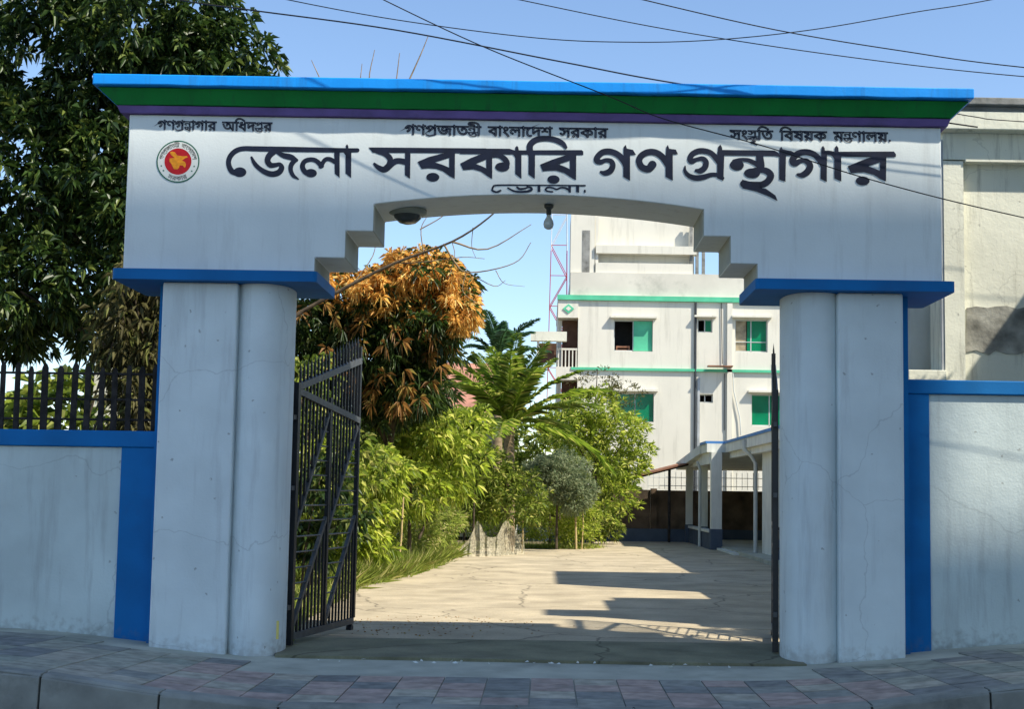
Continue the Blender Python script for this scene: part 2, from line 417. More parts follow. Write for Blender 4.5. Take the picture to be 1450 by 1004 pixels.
# paving tiles, each a part of the pavement
TS = .383
nt_ = 0
x = -7.0
ix = 0
while x < 6.6:
    iy = 0; y = -2.74
    while y < .3:
        cx, cy = x+TS/2, y+TS/2
        in_mouth = -2.7 < cx < 2.6
        lim = -1.35 + (.25 if ix % 5 == 0 else 0) if in_mouth else (-.38 if -4.3 < cx < 4.1 else .1)
        if cy < lim and nt_ < 296:
            g = .006
            q = [(x+g, y+g), (x+TS-g, y+g), (x+TS-g, y+TS-g), (x+g, y+TS-g)]
            jz = rnd.uniform(-.0015, .0025)
            top = [(a, b, pave_z(a, b)+jz) for a, b in q]
            bot = [(a, b, pave_z(a, b)-.03) for a, b in q]
            if abs(cx+.1) < 3.0: k = [0, 2, 1, 3, 0, 5, 2][(ix*2+iy*3+rnd.randint(0, 1)) % 7]
            else: k = [4, 5, 6, 4, 2, 5, 3][((ix//2)*3+(iy//2)*2+rnd.randint(0, 1)) % 7]
            MB().add(top+bot, [(0, 1, 2, 3), (0, 4, 5, 1), (1, 5, 6, 2), (2, 6, 7, 3), (3, 7, 4, 0)]).build('paving_tile', TM[k], pav)
            nt_ += 1
        y += TS; iy += 1
    x += TS; ix += 1
kerb = thing('kerb', None, None, (0, 0, 0)); kerb['kind'] = 'structure'
xs = [-14 + .92*i for i in range(31)]
for a, b in zip(xs[:-1], xs[1:]):
    vs = []
    for xx in (a+.008, b-.008):
        z = pave_z(xx, -2.9) + .006
        vs += [(xx, -2.755, z), (xx, -2.90, z), (xx, -2.94, z-.03), (xx, -2.97, z-.34), (xx, -2.755, z-.34)]
    MB().add(vs, [(0, 1, 6, 5), (1, 2, 7, 6), (2, 3, 8, 7), (3, 4, 9, 8), (4, 3, 2, 1, 0), (5, 6, 7, 8, 9)]).build('kerbstone', M['kerb'], kerb, .006)
# concrete driveway cast in bays
drive = thing('driveway', None, None, (0, 0, 0)); drive['kind'] = 'structure'
ledge = [(-.10, -2.62), (2.5, -3.0), (6, -3.12), (9.5, -3.18), (12.6, -2.7), (16, -2.45), (20, -2.27), (24, -2.05), (27.0, -1.9)]
def edge_l(y):
    for (a, xa), (b, xb) in zip(ledge[:-1], ledge[1:]):
        if a <= y <= b: return xa + (xb-xa)*(y-a)/(b-a)
    return 1.0
ys = [-.12, 1.72, 3.3, 6.6, 9.9, 13.2, 16.5, 19.8, 23.1, 26.9]
for a, b in zip(ys[:-1], ys[1:]):
    pts = []
    k = 12
    for i in range(k+1):
        yy = a+.008+(b-a-.016)*i/k
        pts.append((edge_l(yy)+rnd.uniform(-.05, .05), yy))
    pts = [(7.5 if a > .5 else 2.6, a+.008)] + pts + [(7.5 if a > .5 else 2.6, b-.008)]
    MB().prism_z(pts[::-1], -.12, -.035 + rnd.uniform(-.003, .003)).build('concrete_bay', M['mossy_shade_concrete'] if a < 0 else M['concrete'], drive)
MB().prism_z([(.9, 26.92), (7.5, 26.92), (7.5, 34.8), (1.9, 34.8), (1.2, 29)], -.12, -.036).build('concrete_bay', M['concrete'], drive)

# =================================================================== GATEWAY
gate = thing('entrance_gateway', 'white and blue library gateway spanning the drive, with stepped arch and black Bengali lettering', 'gateway', (-.15, 0, 0))
G = lambda mb, name, m, bevel=0.0, seg=2: (lambda o: (setattr(o, 'location', (.15, 0, 0)), o)[1])(mb.build(name, m, gate, bevel, seg))
# lintel with stepped arch
arc = []
for i in range(25):
    t = i/24; xx = -1.79 + 3.36*t
    arc.append((xx, 4.525 + .125*(1-(2*t-1)**2)))
out = [(-4.32, 3.80), (-4.32, 5.42), (4.01, 5.42), (4.01, 3.80), (2.12, 3.80), (2.12, 3.97), (1.845, 3.97), (1.845, 4.25), (1.57, 4.25)] + arc[::-1] + \
      [(-1.79, 4.245), (-2.07, 4.245), (-2.07, 3.965), (-2.375, 3.965), (-2.375, 3.80)]
body = MB()
n = len(out)
# front and back sheets as quad strips between the top edge and the lower outline, sides as their own faces
body.prism_y(out, 0, .92)
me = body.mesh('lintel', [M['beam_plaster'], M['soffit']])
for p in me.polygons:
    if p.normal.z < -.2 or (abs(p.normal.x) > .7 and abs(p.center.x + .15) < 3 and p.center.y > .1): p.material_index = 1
o = bpy.data.objects.new('lintel', me); COL.objects.link(o); o.parent = gate; o.location = (.15, 0, 0)
b = o.modifiers.new('bevel', 'BEVEL'); b.width = .008; b.segments = 1; b.limit_method = 'ANGLE'
def frustum(x0, x1, y0, y1, z0, X0, X1, Y0, Y1, z1):
    return MB().add([(x0,y0,z0),(x1,y0,z0),(x1,y1,z0),(x0,y1,z0),(X0,Y0,z1),(X1,Y0,z1),(X1,Y1,z1),(X0,Y1,z1)],
                    [(0,3,2,1),(4,5,6,7),(0,1,5,4),(1,2,6,5),(2,3,7,6),(3,0,4,7)])
def moulding(x0, x1, y0, y1, z0, X0, X1, Y0, Y1, z1, n=48, j=.0035):
    # long moulding laid by hand: its lower and upper front edges wander a few millimetres
    mb = MB(); vs = []
    for i in range(n+1):
        t = i/n
        a, b_ = x0+(x1-x0)*t, X0+(X1-X0)*t
        jj = [rnd.uniform(-j, j) for _ in range(3)]
        vs += [(a, y0+jj[0], z0+jj[1]), (b_, Y0+jj[0], z1), (b_, Y1, z1), (a, y1, z0)]
    fs = []
    for i in range(n):
        p, q = 4*i, 4*i+4
        fs += [(p, q, q+1, p+1), (p+1, q+1, q+2, p+2), (p+2, q+2, q+3, p+3), (p+3, q+3, q, p)]
    fs += [(0, 1, 2, 3), (4*n+3, 4*n+2, 4*n+1, 4*n)]
    return mb.add(vs, fs)
G(moulding(-4.40, 4.07, -.045, .97, 5.42, -4.44, 4.10, -.055, .98, 5.50), 'purple_moulding', M['purple'], .006)
G(moulding(-4.44, 4.10, -.07, .99, 5.503, -4.62, 4.27, -.12, 1.05, 5.667), 'green_moulding', M['green'], .006)
G(moulding(-4.65, 4.30, -.19, 1.09, 5.672, -4.65, 4.30, -.19, 1.09, 5.785, 48, .004), 'cornice_slab', M['light_blue'], .012)
# piers
def dcol(cx, cy, rx, ry, n=40):
    pts = []
    for k in range(n):
        a = 2*math.pi*k/n
        c, s_ = math.cos(a), math.sin(a)
        pts.append((cx + rx*math.copysign(abs(c)**.85, c), cy + ry*math.copysign(abs(s_)**.85, s_)))
    return pts
G(MB().box(-3.91, -3.15, 0, .95, -.2, 3.69), 'pier', M['white_plaster'], .022, 3)
G(MB().prism_z(dcol(-2.943, .47, .285, .46), -.2, 3.69, True), 'round_column', M['white_plaster'])
G(MB().box(2.945, 3.61, 0, .95, -.2, 3.69), 'pier', M['white_plaster'], .022, 3)
G(MB().prism_z(dcol(2.740, .47, .29, .46), -.2, 3.69, True), 'round_column', M['white_plaster'])
G(MB().box(-3.995, -3.912, .22, .93, -.2, 3.688), 'blue_side', M['blue'])
G(MB().box(3.612, 3.715, .22, .93, -.2, 3.688), 'blue_side', M['blue'])
def rrect(x0, x1, y0, y1, r, n=6):
    pts = []
    for cx, cy, a0 in ((x1-r, y1-r, 0), (x0+r, y1-r, 90), (x0+r, y0+r, 180), (x1-r, y0+r, 270)):
        for k in range(n+1):
            a = math.radians(a0 + 90*k/n); pts.append((cx+r*math.cos(a), cy+r*math.sin(a)))
    return pts
G(MB().prism_z(rrect(-4.385, -2.33, -.15, 1.06, .05), 3.692, 3.80), 'pier_cap', M['blue'], .045, 4)
G(MB().prism_z(rrect(2.085, 4.10, -.15, 1.06, .05), 3.692, 3.80), 'pier_cap', M['blue'], .045, 4)

# painted lettering -------------------------------------------------
GLYPHS = [('e',[-3.1713,4.8345,0.0665,0.0509]),('s',[(-3.1957,4.822,0.0587),(-3.2562,4.8463,0.0567),(-3.2887,4.9217,0.0509),(-3.2763,4.9929,0.0538),(-3.2238,5.0527,0.0538),(-3.1451,5.0804,0.0509),(-2.9959,5.0809,0.0538),(-2.5976,5.0805,0.0538),(-2.1494,5.08,0.047),(-1.9781,5.0829,0.043)]),('s',[(-3.0575,4.9915,0.0215),(-3.0256,4.9312,0.0411),(-2.9791,4.8813,0.047),(-2.908,4.8369,0.0548),(-2.8379,4.8199,0.0607),(-2.7739,4.8392,0.0607),(-2.7456,4.8852,0.0548),(-2.7667,4.9224,0.0411),(-2.8112,4.9145,0.047),(-2.8609,4.9137,0.0567),(-2.8922,4.9588,0.0587),(-2.8742,5.0149,0.0646),(-2.8258,5.0563,0.0587)]),('s',[(-2.8057,5.0516,0.0293),(-2.735,5.0173,0.0538),(-2.6547,4.9983,0.0607),(-2.5941,4.9689,0.0313)]),('s',[(-2.6091,4.9717,0.0489),(-2.6473,4.9224,0.0509),(-2.6523,4.8615,0.044),(-2.6237,4.8062,0.0391),(-2.5729,4.7717,0.0157)]),('e',[-2.4457,4.8366,0.0607,0.044]),('s',[(-2.4604,4.8292,0.0636),(-2.5058,4.8487,0.0538),(-2.5343,4.904,0.0509),(-2.5141,4.9571,0.0489),(-2.455,4.9784,0.047),(-2.3949,4.9652,0.047),(-2.3386,4.9124,0.0489)]),('s',[(-2.3484,4.9071,0.044),(-2.3057,4.9768,0.045),(-2.2562,4.9848,0.045),(-2.2005,4.9552,0.045)]),('p',[(-2.2165,5.0921),(-2.1597,5.093),(-2.151,4.7919),(-2.202,4.8336)]),('p',[(-2.1,5.094),(-2.0402,5.095),(-2.0337,4.7918),(-2.0927,4.8405)]),('p',[(-2.0947,5.084),(-2.098,5.1297),(-2.0835,5.1452),(-2.0729,5.125),(-2.0678,5.0844)]),('s',[(-2.1694,5.0847,0.0293),(-2.1093,5.0736,0.0391),(-2.0662,5.0286,0.0538)]),('p',[(-1.8641,5.1145),(-0.6604,5.1254),(-0.6594,5.0719),(-1.8203,5.06)]),('s',[(-1.8511,5.1044,0.0133),(-1.7868,5.077,0.0416),(-1.7015,5.0525,0.0549),(-1.6514,5.0145,0.0599),(-1.6384,4.9716,0.0599),(-1.6557,4.9195,0.0698),(-1.7056,4.8859,0.0632),(-1.7612,4.9091,0.0482),(-1.8002,4.943,0.0283)]),('s',[(-1.6557,4.9195,0.0665),(-1.5977,4.9679,0.0632),(-1.5472,4.98,0.0582),(-1.4791,4.9673,0.0632)]),('p',[(-1.4907,5.0949),(-1.4348,5.0959),(-1.4326,4.794),(-1.486,4.8319)]),('p',[(-1.3607,4.9719),(-1.2518,5.023),(-1.1255,5.0597),(-1.0369,5.0784),(-1.0356,5.0206),(-1.1828,4.9706),(-1.3166,4.8994)]),('p',[(-1.3166,4.8994),(-1.1828,4.9706),(-1.1146,4.9502),(-1.0334,4.9171),(-0.9758,4.8017),(-1.0272,4.8267),(-1.096,4.8772),(-1.1643,4.9019),(-1.2491,4.9074)]),('p',[(-1.0387,5.0853),(-0.9794,5.0863),(-0.9758,4.8017),(-1.034,4.8696)]),('e',[-1.2004,4.8151,0.0665,0.0457]),('p',[(-0.9242,4.962),(-0.8178,5.0199),(-0.7337,5.0559),(-0.6578,5.0745),(-0.6565,5.0097),(-0.7657,4.9604),(-0.8914,4.8936)]),('p',[(-0.8914,4.8936),(-0.7657,4.9604),(-0.7146,4.944),(-0.6547,4.9148),(-0.5916,4.8038),(-0.6447,4.8374),(-0.7134,4.8836),(-0.79,4.9039)]),('p',[(-0.6596,5.0831),(-0.5986,5.0841),(-0.5933,4.8055),(-0.6556,4.876)]),('s',[(-0.6149,5.0493,0.0499),(-0.5386,5.0523,0.0482),(-0.4744,5.0214,0.0582),(-0.4455,4.9701,0.0599),(-0.4686,4.9309,0.0665)]),('e',[-0.4923,4.9331,0.0732,0.0482]),('p',[(-0.9301,5.1191),(-0.4212,5.1252),(-0.37,5.1087),(0.3174,5.1238),(0.3346,5.1086),(0.3351,5.0714),(-0.9288,5.0613)]),('p',[(-0.3615,5.1097),(-0.2996,5.1108),(-0.2945,4.8131),(-0.3589,4.8637)]),('p',[(-0.3631,5.1054),(-0.3637,5.14),(-0.3454,5.1576),(-0.3323,5.1405),(-0.3258,5.106)]),('s',[(-0.4206,5.0958,0.0416),(-0.3694,5.0776,0.0416),(-0.3304,5.0282,0.0499)]),('p',[(-0.2251,5.0732),(-0.1589,5.0743),(-0.1573,4.8128),(-0.2233,4.8617)]),('s',[(-0.1925,5.0478,0.0624),(-0.2131,5.1166,0.0649),(-0.2056,5.1773,0.0649),(-0.1427,5.226,0.0615),(-0.0495,5.2388,0.0582),(0.0442,5.2265,0.0582),(0.1194,5.1897,0.0532),(0.154,5.1488,0.0349)]),('p',[(-0.1063,4.9646),(0.0133,5.0167),(0.14,5.062),(0.2074,5.0934),(0.2085,5.0157),(0.0819,4.9703),(-0.0781,4.8943)]),('p',[(-0.0781,4.8943),(0.0819,4.9703),(0.1416,4.9498),(0.2099,4.9164),(0.2665,4.8078),(0.2195,4.8303),(0.1425,4.8808),(0.0574,4.9052),(-0.0273,4.9021)]),('p',[(0.1972,5.0933),(0.2626,5.0944),(0.2647,4.8095),(0.2005,4.8559)]),('e',[0.0334,4.8117,0.0624,0.0441]),('s',[(-0.5064,4.6873,0.02),(-0.5442,4.6712,0.02),(-0.5868,4.686,0.02),(-0.5832,4.7205,0.0183),(-0.5329,4.7428,0.0166),(-0.1943,4.7485,0.0133),(0.3578,4.7534,0.0166)]),('s',[(-0.4308,4.7161,0.015),(-0.3625,4.6828,0.02),(-0.2778,4.6782,0.0216),(-0.2019,4.6924,0.0266),(-0.1921,4.7184,0.0249),(-0.2364,4.7349,0.015)]),('s',[(-0.3379,4.7263,0.0183),(-0.3122,4.7078,0.0249),(-0.2615,4.7129,0.0183),(-0.2236,4.7282,0.015)]),('p',[(-0.1283,4.747),(-0.0995,4.7475),(-0.0984,4.6769),(-0.1272,4.6825)]),('s',[(0.0268,4.6842,0.015),(-0.0325,4.6909,0.0183),(-0.0456,4.7122,0.0183),(-0.0162,4.7299,0.0166),(0.0262,4.7237,0.0166),(0.0688,4.7107,0.0183),(0.1109,4.7277,0.0166),(0.1532,4.7259,0.02),(0.1916,4.7076,0.0233)]),('p',[(0.185,4.7522),(0.2138,4.7527),(0.2132,4.677),(0.1877,4.6817)]),('p',[(0.2655,4.7536),(0.2968,4.7541),(0.2978,4.6784),(0.2664,4.6847)]),('e',[0.3552,4.6948,0.0116,0.0166]),('s',[(0.5184,4.8967,0.0274),(0.5584,4.8877,0.0532),(0.614,4.9105,0.0626),(0.6389,4.9678,0.0563),(0.6192,5.0122,0.0517),(0.5648,5.021,0.0438),(0.5171,5.0023,0.0517),(0.477,5.0139,0.0626),(0.4845,5.0587,0.0626),(0.5398,5.1069,0.0626),(0.6197,5.1115,0.0626),(0.7001,5.0746,0.0626),(0.7567,5.0064,0.0626),(0.7813,4.9418,0.0595)]),('p',[(0.7465,5.0713),(0.8142,5.0887),(0.817,4.8109),(0.7463,4.8519)]),('p',[(0.7465,5.0631),(0.7471,5.1609),(0.7693,5.1857),(0.7809,5.1468),(0.8434,5.134),(0.8758,5.0832),(0.8039,5.0771)]),('s',[(1.0446,4.9828,0.0861),(1.005,4.9374,0.0743),(0.941,4.9526,0.0689),(0.9085,5.0089,0.0657),(0.924,5.0661,0.0657),(0.9875,5.1095,0.0657),(1.0675,5.1133,0.0657),(1.1398,5.0714,0.0657),(1.1963,4.9975,0.0657),(1.2143,4.9491,0.0595)]),('p',[(1.1797,5.0786),(1.2515,5.1042),(1.2552,4.8198),(1.1798,4.8591)]),('p',[(1.1798,5.0705),(1.1854,5.1683),(1.2012,5.193),(1.2151,5.1525),(1.2832,5.1455),(1.3059,5.0954),(1.2356,5.0942)]),('s',[(1.495,4.9291,0.0352),(1.535,4.9274,0.0579),(1.5827,4.9631,0.061),(1.5928,5.0202,0.0579),(1.5583,5.0546,0.0501),(1.4983,5.0455,0.0407),(1.4504,5.026,0.0579),(1.4303,5.046,0.0579),(1.45,5.0968,0.0579),(1.5138,5.1329,0.0579),(1.5858,5.1341,0.0579),(1.65,5.1107,0.0548),(1.7063,5.0506,0.0579),(1.7449,4.9943,0.0548)]),('p',[(1.7099,5.128),(1.7812,5.1292),(1.7735,4.8266),(1.7071,4.8555)]),('p',[(1.7139,5.1224),(1.7177,5.1811),(1.74,5.206),(1.7578,5.1737),(1.7636,5.1232)]),('s',[(1.3788,4.9719,0.0141),(1.3791,4.9231,0.0352),(1.4194,4.8751,0.047),(1.4914,4.8519,0.0587),(1.5713,4.863,0.0563),(1.643,4.8869,0.0454),(1.707,4.8864,0.043),(1.763,4.8548,0.0391)]),('p',[(1.7539,5.1491),(2.2983,5.1518),(2.3384,5.1264),(2.3544,5.0844),(2.2984,5.0956),(1.7781,5.0925)]),('e',[1.9104,4.993,0.072,0.0563]),('s',[(1.8823,5.0292,0.047),(1.9463,5.0506,0.0376),(2.0263,5.0462,0.043),(2.0904,5.0205,0.0485),(2.1384,4.9928,0.0595)]),('p',[(2.1062,5.1103),(2.1783,5.1115),(2.196,4.9938),(2.1865,4.953),(2.1145,4.9517)]),('e',[2.0666,4.9103,0.0822,0.0517]),('s',[(2.0745,4.9348,0.0579),(2.1545,4.9484,0.0595),(2.2225,4.9332,0.0673),(2.2585,4.8891,0.0704),(2.2266,4.8277,0.0689),(2.1547,4.79,0.0673),(2.0509,4.7899,0.0657),(1.9829,4.7985,0.0783)]),('p',[(1.9644,4.8436),(2.0268,4.8244),(2.1547,4.8224),(2.1668,4.7577),(2.2107,4.7504),(2.3066,4.6831),(2.329,4.6251),(2.2268,4.6777),(2.1069,4.7227),(1.9695,4.7528)]),('p',[(2.3464,5.1307),(2.4153,5.1318),(2.4089,4.8283),(2.3449,4.85)]),('p',[(2.3464,5.1225),(2.348,5.1714),(2.3664,5.1921),(2.38,5.1679),(2.4265,5.1565),(2.4666,5.1514),(2.4986,5.1357),(2.4906,5.1029),(2.4105,5.1016)]),('s',[(2.5339,4.9047,0.0279),(2.5814,4.9007,0.0576),(2.6366,4.9383,0.0688),(2.6623,4.9967,0.0669),(2.6291,5.0444,0.0576),(2.5721,5.0512,0.0446),(2.5103,5.0231,0.0669),(2.4818,5.0439,0.0669),(2.5075,5.1004,0.0669),(2.5722,5.1373,0.0632),(2.6483,5.1386,0.0632),(2.7148,5.1107,0.0595),(2.7717,5.0488,0.0632),(2.802,4.9913,0.0539)]),('p',[(2.7767,5.1456),(2.8367,5.1466),(2.833,4.8326),(2.7694,4.8652)]),('p',[(2.7767,5.1359),(2.7797,5.1941),(2.7959,5.2089),(2.812,5.1849),(2.8176,5.1366)]),('s',[(2.8195,5.1415,0.0372),(2.8671,5.1403,0.0372),(2.9146,5.1092,0.0465),(2.943,5.0662,0.0502)]),('p',[(2.8101,5.1597),(2.8767,5.1589),(2.9147,5.1499),(3.5241,5.1621),(3.5448,5.1344),(3.5427,5.1043),(2.9146,5.0995),(2.8575,5.116),(2.8195,5.1173)]),('p',[(2.9099,5.1382),(2.9813,5.1394),(2.9821,4.8399),(2.911,4.8724)]),('p',[(2.9147,5.1382),(2.9168,5.1964),(2.9359,5.2141),(2.9529,5.1922),(2.9566,5.139)]),('p',[(3.0473,5.0002),(3.1617,5.0505),(3.2761,5.096),(3.3809,5.1152),(3.3805,5.0494),(3.2566,5.0038),(3.0803,4.9284)]),('p',[(3.0803,4.9284),(3.2566,5.0038),(3.3135,4.9854),(3.3799,4.9575),(3.4439,4.8457),(3.3889,4.8708),(3.3132,4.9178),(3.2182,4.9403),(3.1516,4.9373)]),('p',[(3.379,5.1151),(3.4457,5.1162),(3.441,4.8456),(3.3777,4.9044)]),('e',[3.2016,4.8503,0.0706,0.0465])]
def cr(pts, k=5):
    P = [Vector(p) for p in pts]; P = [P[0]*2-P[1]] + P + [P[-1]*2-P[-2]]
    out = []
    for i in range(1, len(P)-2):
        for j in range(k):
            t = j/k
            out.append(.5*((2*P[i]) + (-P[i-1]+P[i+1])*t + (2*P[i-1]-5*P[i]+4*P[i+1]-P[i+2])*t*t + (-P[i-1]+3*P[i]-3*P[i+1]+P[i+2])*t**3))
    return out + [P[-2]]
mb = MB(); yo = -.003
for kind, d in GLYPHS:
    yo -= .00005
    if kind == 'p':
        mb.add([(a, yo, b) for a, b in d], [tuple(range(len(d)))])
    elif kind == 'e':
        cx, cz, a, b = d
        mb.add([(cx+a*math.cos(t*math.pi/14), yo, cz+b*math.sin(t*math.pi/14)) for t in range(28)], [tuple(range(28))])
    else:
        q = cr(d); vs = []
        m_ = len(q)
        for i, p in enumerate(q):
            t = q[min(i+1, m_-1)] - q[max(i-1, 0)]
            L_ = math.hypot(t.x, t.y) or 1
            w = max(p.z, .004)/2
            yy = yo - .000002*i
            vs += [(p.x - t.y/L_*w, yy, p.y + t.x/L_*w), (p.x + t.y/L_*w, yy, p.y - t.x/L_*w)]
        mb.add(vs, [(2*i, 2*i+1, 2*i+3, 2*i+2) for i in range(m_-1)])
        for p in (q[0], q[-1]):
            w = max(p.z, .004)/2
            mb.add([(p.x+w*math.cos(k*math.pi/6), yo-.0002, p.y+w*math.sin(k*math.pi/6)) for k in range(12)], [tuple(range(12))])
G(mb, 'headline_lettering', M['ink'])

# small lettering: Bengali letters placed one by one, conjuncts stacked by hand
_cache = {}
def glyph(ch, bold=.03):
    if (ch, bold) in _cache: return _cache[(ch, bold)]
    cu = bpy.data.curves.new('g', 'FONT'); cu.body = ch; cu.fill_mode = 'NONE'
    cu.bevel_depth = bold; cu.bevel_resolution = 0; cu.resolution_u = 3
    ob = bpy.data.objects.new('g', cu); COL.objects.link(ob)
    dg = bpy.context.evaluated_depsgraph_get(); dg.update()
    me = bpy.data.meshes.new_from_object(ob.evaluated_get(dg))
    V = np.empty(len(me.vertices)*3, np.float32); me.vertices.foreach_get('co', V); V = V.reshape(-1, 3).copy()
    F = [tuple(p.vertices) for p in me.polygons]
    bpy.data.objects.remove(ob); bpy.data.curves.remove(cu); bpy.data.meshes.remove(me)
    _cache[(ch, bold)] = (V, F); return V, F
def width(ch):
    a = glyph(ch+ch)[0]; b_ = glyph(ch)[0]
    return float((a[:, 0].max()-a[:, 0].min())-(b_[:, 0].max()-b_[:, 0].min()))
AA = '\u09be'
def layout(tokens, bold=.03):
    """returns a list of (V, F) placed on one matra line, x from 0"""
    xx = 0; res = []
    base = {}
    for t in tokens:
        if t == ' ': xx += .45; continue
        if t == '.':
            V = np.array([(xx+.08, 0, 0), (xx+.2, 0, 0), (xx+.2, .14, 0), (xx+.08, .14, 0)], np.float32); res.append((V, [(0, 1, 2, 3)])); xx += .25; continue
        if isinstance(t, tuple):
            kind, *c = t
            w = width(c[0])
            if kind == 'phola':            # letter with a ro-phola hook under it
                V, F = glyph(c[0], bold); V = V.copy(); V[:, 0] += xx; res.append((V, F))
                hook = [(xx+.00, .14), (xx+.05, .0), (xx+w*.35, -.07), (xx+w*.65, -.02), (xx+w*.93, .03)]
                vs = []
                for i, (a, c_) in enumerate(hook): vs += [(a, c_+.045, 0), (a, c_-.045, 0)]
                res.append((np.array(vs, np.float32), [(2*i, 2*i+1, 2*i+3, 2*i+2) for i in range(4)]))
                xx += w
            else:                          # upper letter small, lower letter below
                for j, ch in enumerate(c[:2]):
                    V, F = glyph(ch, bold); V = V.copy()
                    V[:, 0] = V[:, 0]*.82 + xx
                    V[:, 1] = (V[:, 1]-.62)*.58 + .62 if j == 0 else (V[:, 1])*.52 - .10
                    res.append((V, F))
                if len(c) > 2:
                    V, F = glyph(c[2], bold); V = V.copy(); V[:, 0] += xx+w*.8; V[:, 1] -= .1; res.append((V, F))
                xx += w*.86
            continue
        V, F = glyph(t, bold); V = V.copy(); V[:, 0] += xx
        res.append((V, F))
        if t in '\u09bf\u09c0': w = width(AA)
        elif t == '\u09c3': w = 0
        else: w = width(t)
        xx += w
    return res, xx
def line_text(name, tokens, x0, x1, zmatra, height, m=None):
    res, w = layout(tokens)
    k = (x1-x0)/w; h = height/.62
    mb = MB()
    for i, (V, F) in enumerate(res):
        mb.add([(x0+a*k, -.0045-.00008*i-c*.02, zmatra+(b_-.62)*h) for a, b_, c in V.tolist()], F)
    G(mb, name, m or M['ink'])
ga, nn, ta, ra, na, tha, sa, ka, pa, ja, ba, la, da, sha, dha, ssa, yya, ma_ = (
    '\u0997', '\u09a3', '\u09a4', '\u09b0', '\u09a8', '\u09a5', '\u09b8', '\u0995', '\u09aa', '\u099c', '\u09ac', '\u09b2', '\u09a6', '\u09b6', '\u09a7', '\u09b7', '\u09df', '\u09ae')
E_, I_, II_, ANU, RI, A_ = '\u09c7', '\u09bf', '\u09c0', '\u0982', '\u09c3', '\u0985'
line_text('department_lettering', [ga, nn, ('phola', ga), ('stack', na, tha), AA, ga, AA, ra, ' ', A_, I_, dha, da, ('stack', pa, ta), ra], -4.03, -2.86, 5.355, .088)
line_text('government_lettering', [ga, nn, ('phola', pa), ja, AA, ta, ('stack', na, ta), II_, ' ', ba, AA, ANU, la, AA, E_, da, sha, ' ', sa, ra, ka, AA, ra], -1.50, .58, 5.352, .095)
line_text('ministry_lettering', [sa, ANU, ('stack', sa, ka, RI), I_, ta, ' ', I_, ba, ssa, yya, ka, ' ', ma_, ('stack', na, ta), nn, AA, la, yya, '.'], 1.84, 3.50, 5.358, .095)
# emblem
em = thing('emblem', None, None, (0, 0, 0)); em.parent = gate; em.location = (-3.805+.15, -.004, 4.934)
def disc(name, r, y, m, r_in=0, n=48, parent=em):
    mb = MB()
    if r_in:
        vs = [(r*math.cos(2*math.pi*k/n), y, r*math.sin(2*math.pi*k/n)) for k in range(n)] + [(r_in*math.cos(2*math.pi*k/n), y, r_in*math.sin(2*math.pi*k/n)) for k in range(n)]
        mb.add(vs, [(k, (k+1) % n, n+(k+1) % n, n+k) for k in range(n)])
    else:
        mb.add([(r*math.cos(2*math.pi*k/n), y, r*math.sin(2*math.pi*k/n)) for k in range(n)], [tuple(range(n))])
    return mb.build(name, m, parent)
disc('emblem_disc', .214, 0, M['emblem_white']); disc('outer_ring', .219, -.001, M['emblem_green'], .207)
disc('red_disc', .138, -.001, M['emblem_red']); disc('inner_ring', .144, -.0015, M['emblem_white'], .138)
EMB = [(-0.0874, 0.0927), (-0.0662, 0.1033), (-0.0344, 0.0953), (-0.0106, 0.0636), (0.0397, 0.0556), (0.09, 0.0583), (0.098, 0.045), (0.0715, 0.0344), (0.0397, 0.0106), (0.0715, -0.0026), (0.0821, -0.0291), (0.0794, -0.0556), (0.0662, -0.0609), (0.0503, -0.0397), (0.0185, -0.0397), (0.0132, -0.0662), (-0.0026, -0.0821), (-0.0397, -0.0794), (-0.0477, -0.0609), (-0.0609, -0.0397), (-0.0662, -0.0238), (-0.0874, -0.0026), (-0.0874, 0.0291), (-0.0609, 0.0344), (-0.0344, 0.0371), (-0.0715, 0.0662)]
MB().add([(a, -.0022, c) for a, c in EMB], [tuple(range(len(EMB)))]).build('map_shape', M['emblem_yellow'], em)
mb = MB()
for toks, a0, a1, flip in (([ga, nn, ('phola', pa), ja, AA, ta, ('stack', na, ta), II_, ' ', ba, AA, ANU, la, AA, E_, da, sha], 172, 8, 1), ([sa, ra, ka, AA, ra], 238, 302, -1)):
    res, w = layout(toks, .018)
    h = .062
    for i, (V, F) in enumerate(res):
        vs = []
        for a, b_, c in V.tolist():
            th = math.radians(a0 + (a1-a0)*a/w)
            rr = (.152 + b_*h) if flip == 1 else (.196 - b_*h)
            vs.append((rr*math.cos(th), -.0015-.00005*i, rr*math.sin(th)))
        mb.add(vs, F)
for a in (196, 214, 326, 344):
    th = math.radians(a)
    pts = []
    for k in range(10):
        rr = .012 if k % 2 == 0 else .005
        pts.append((.174*math.cos(th)+rr*math.cos(k*math.pi/5+.3), -.0016, .174*math.sin(th)+rr*math.sin(k*math.pi/5+.3)))
    mb.add(pts, [tuple(range(10))])
mb.build('rim_lettering', M['emblem_green'], em)['kind'] = 'stuff'

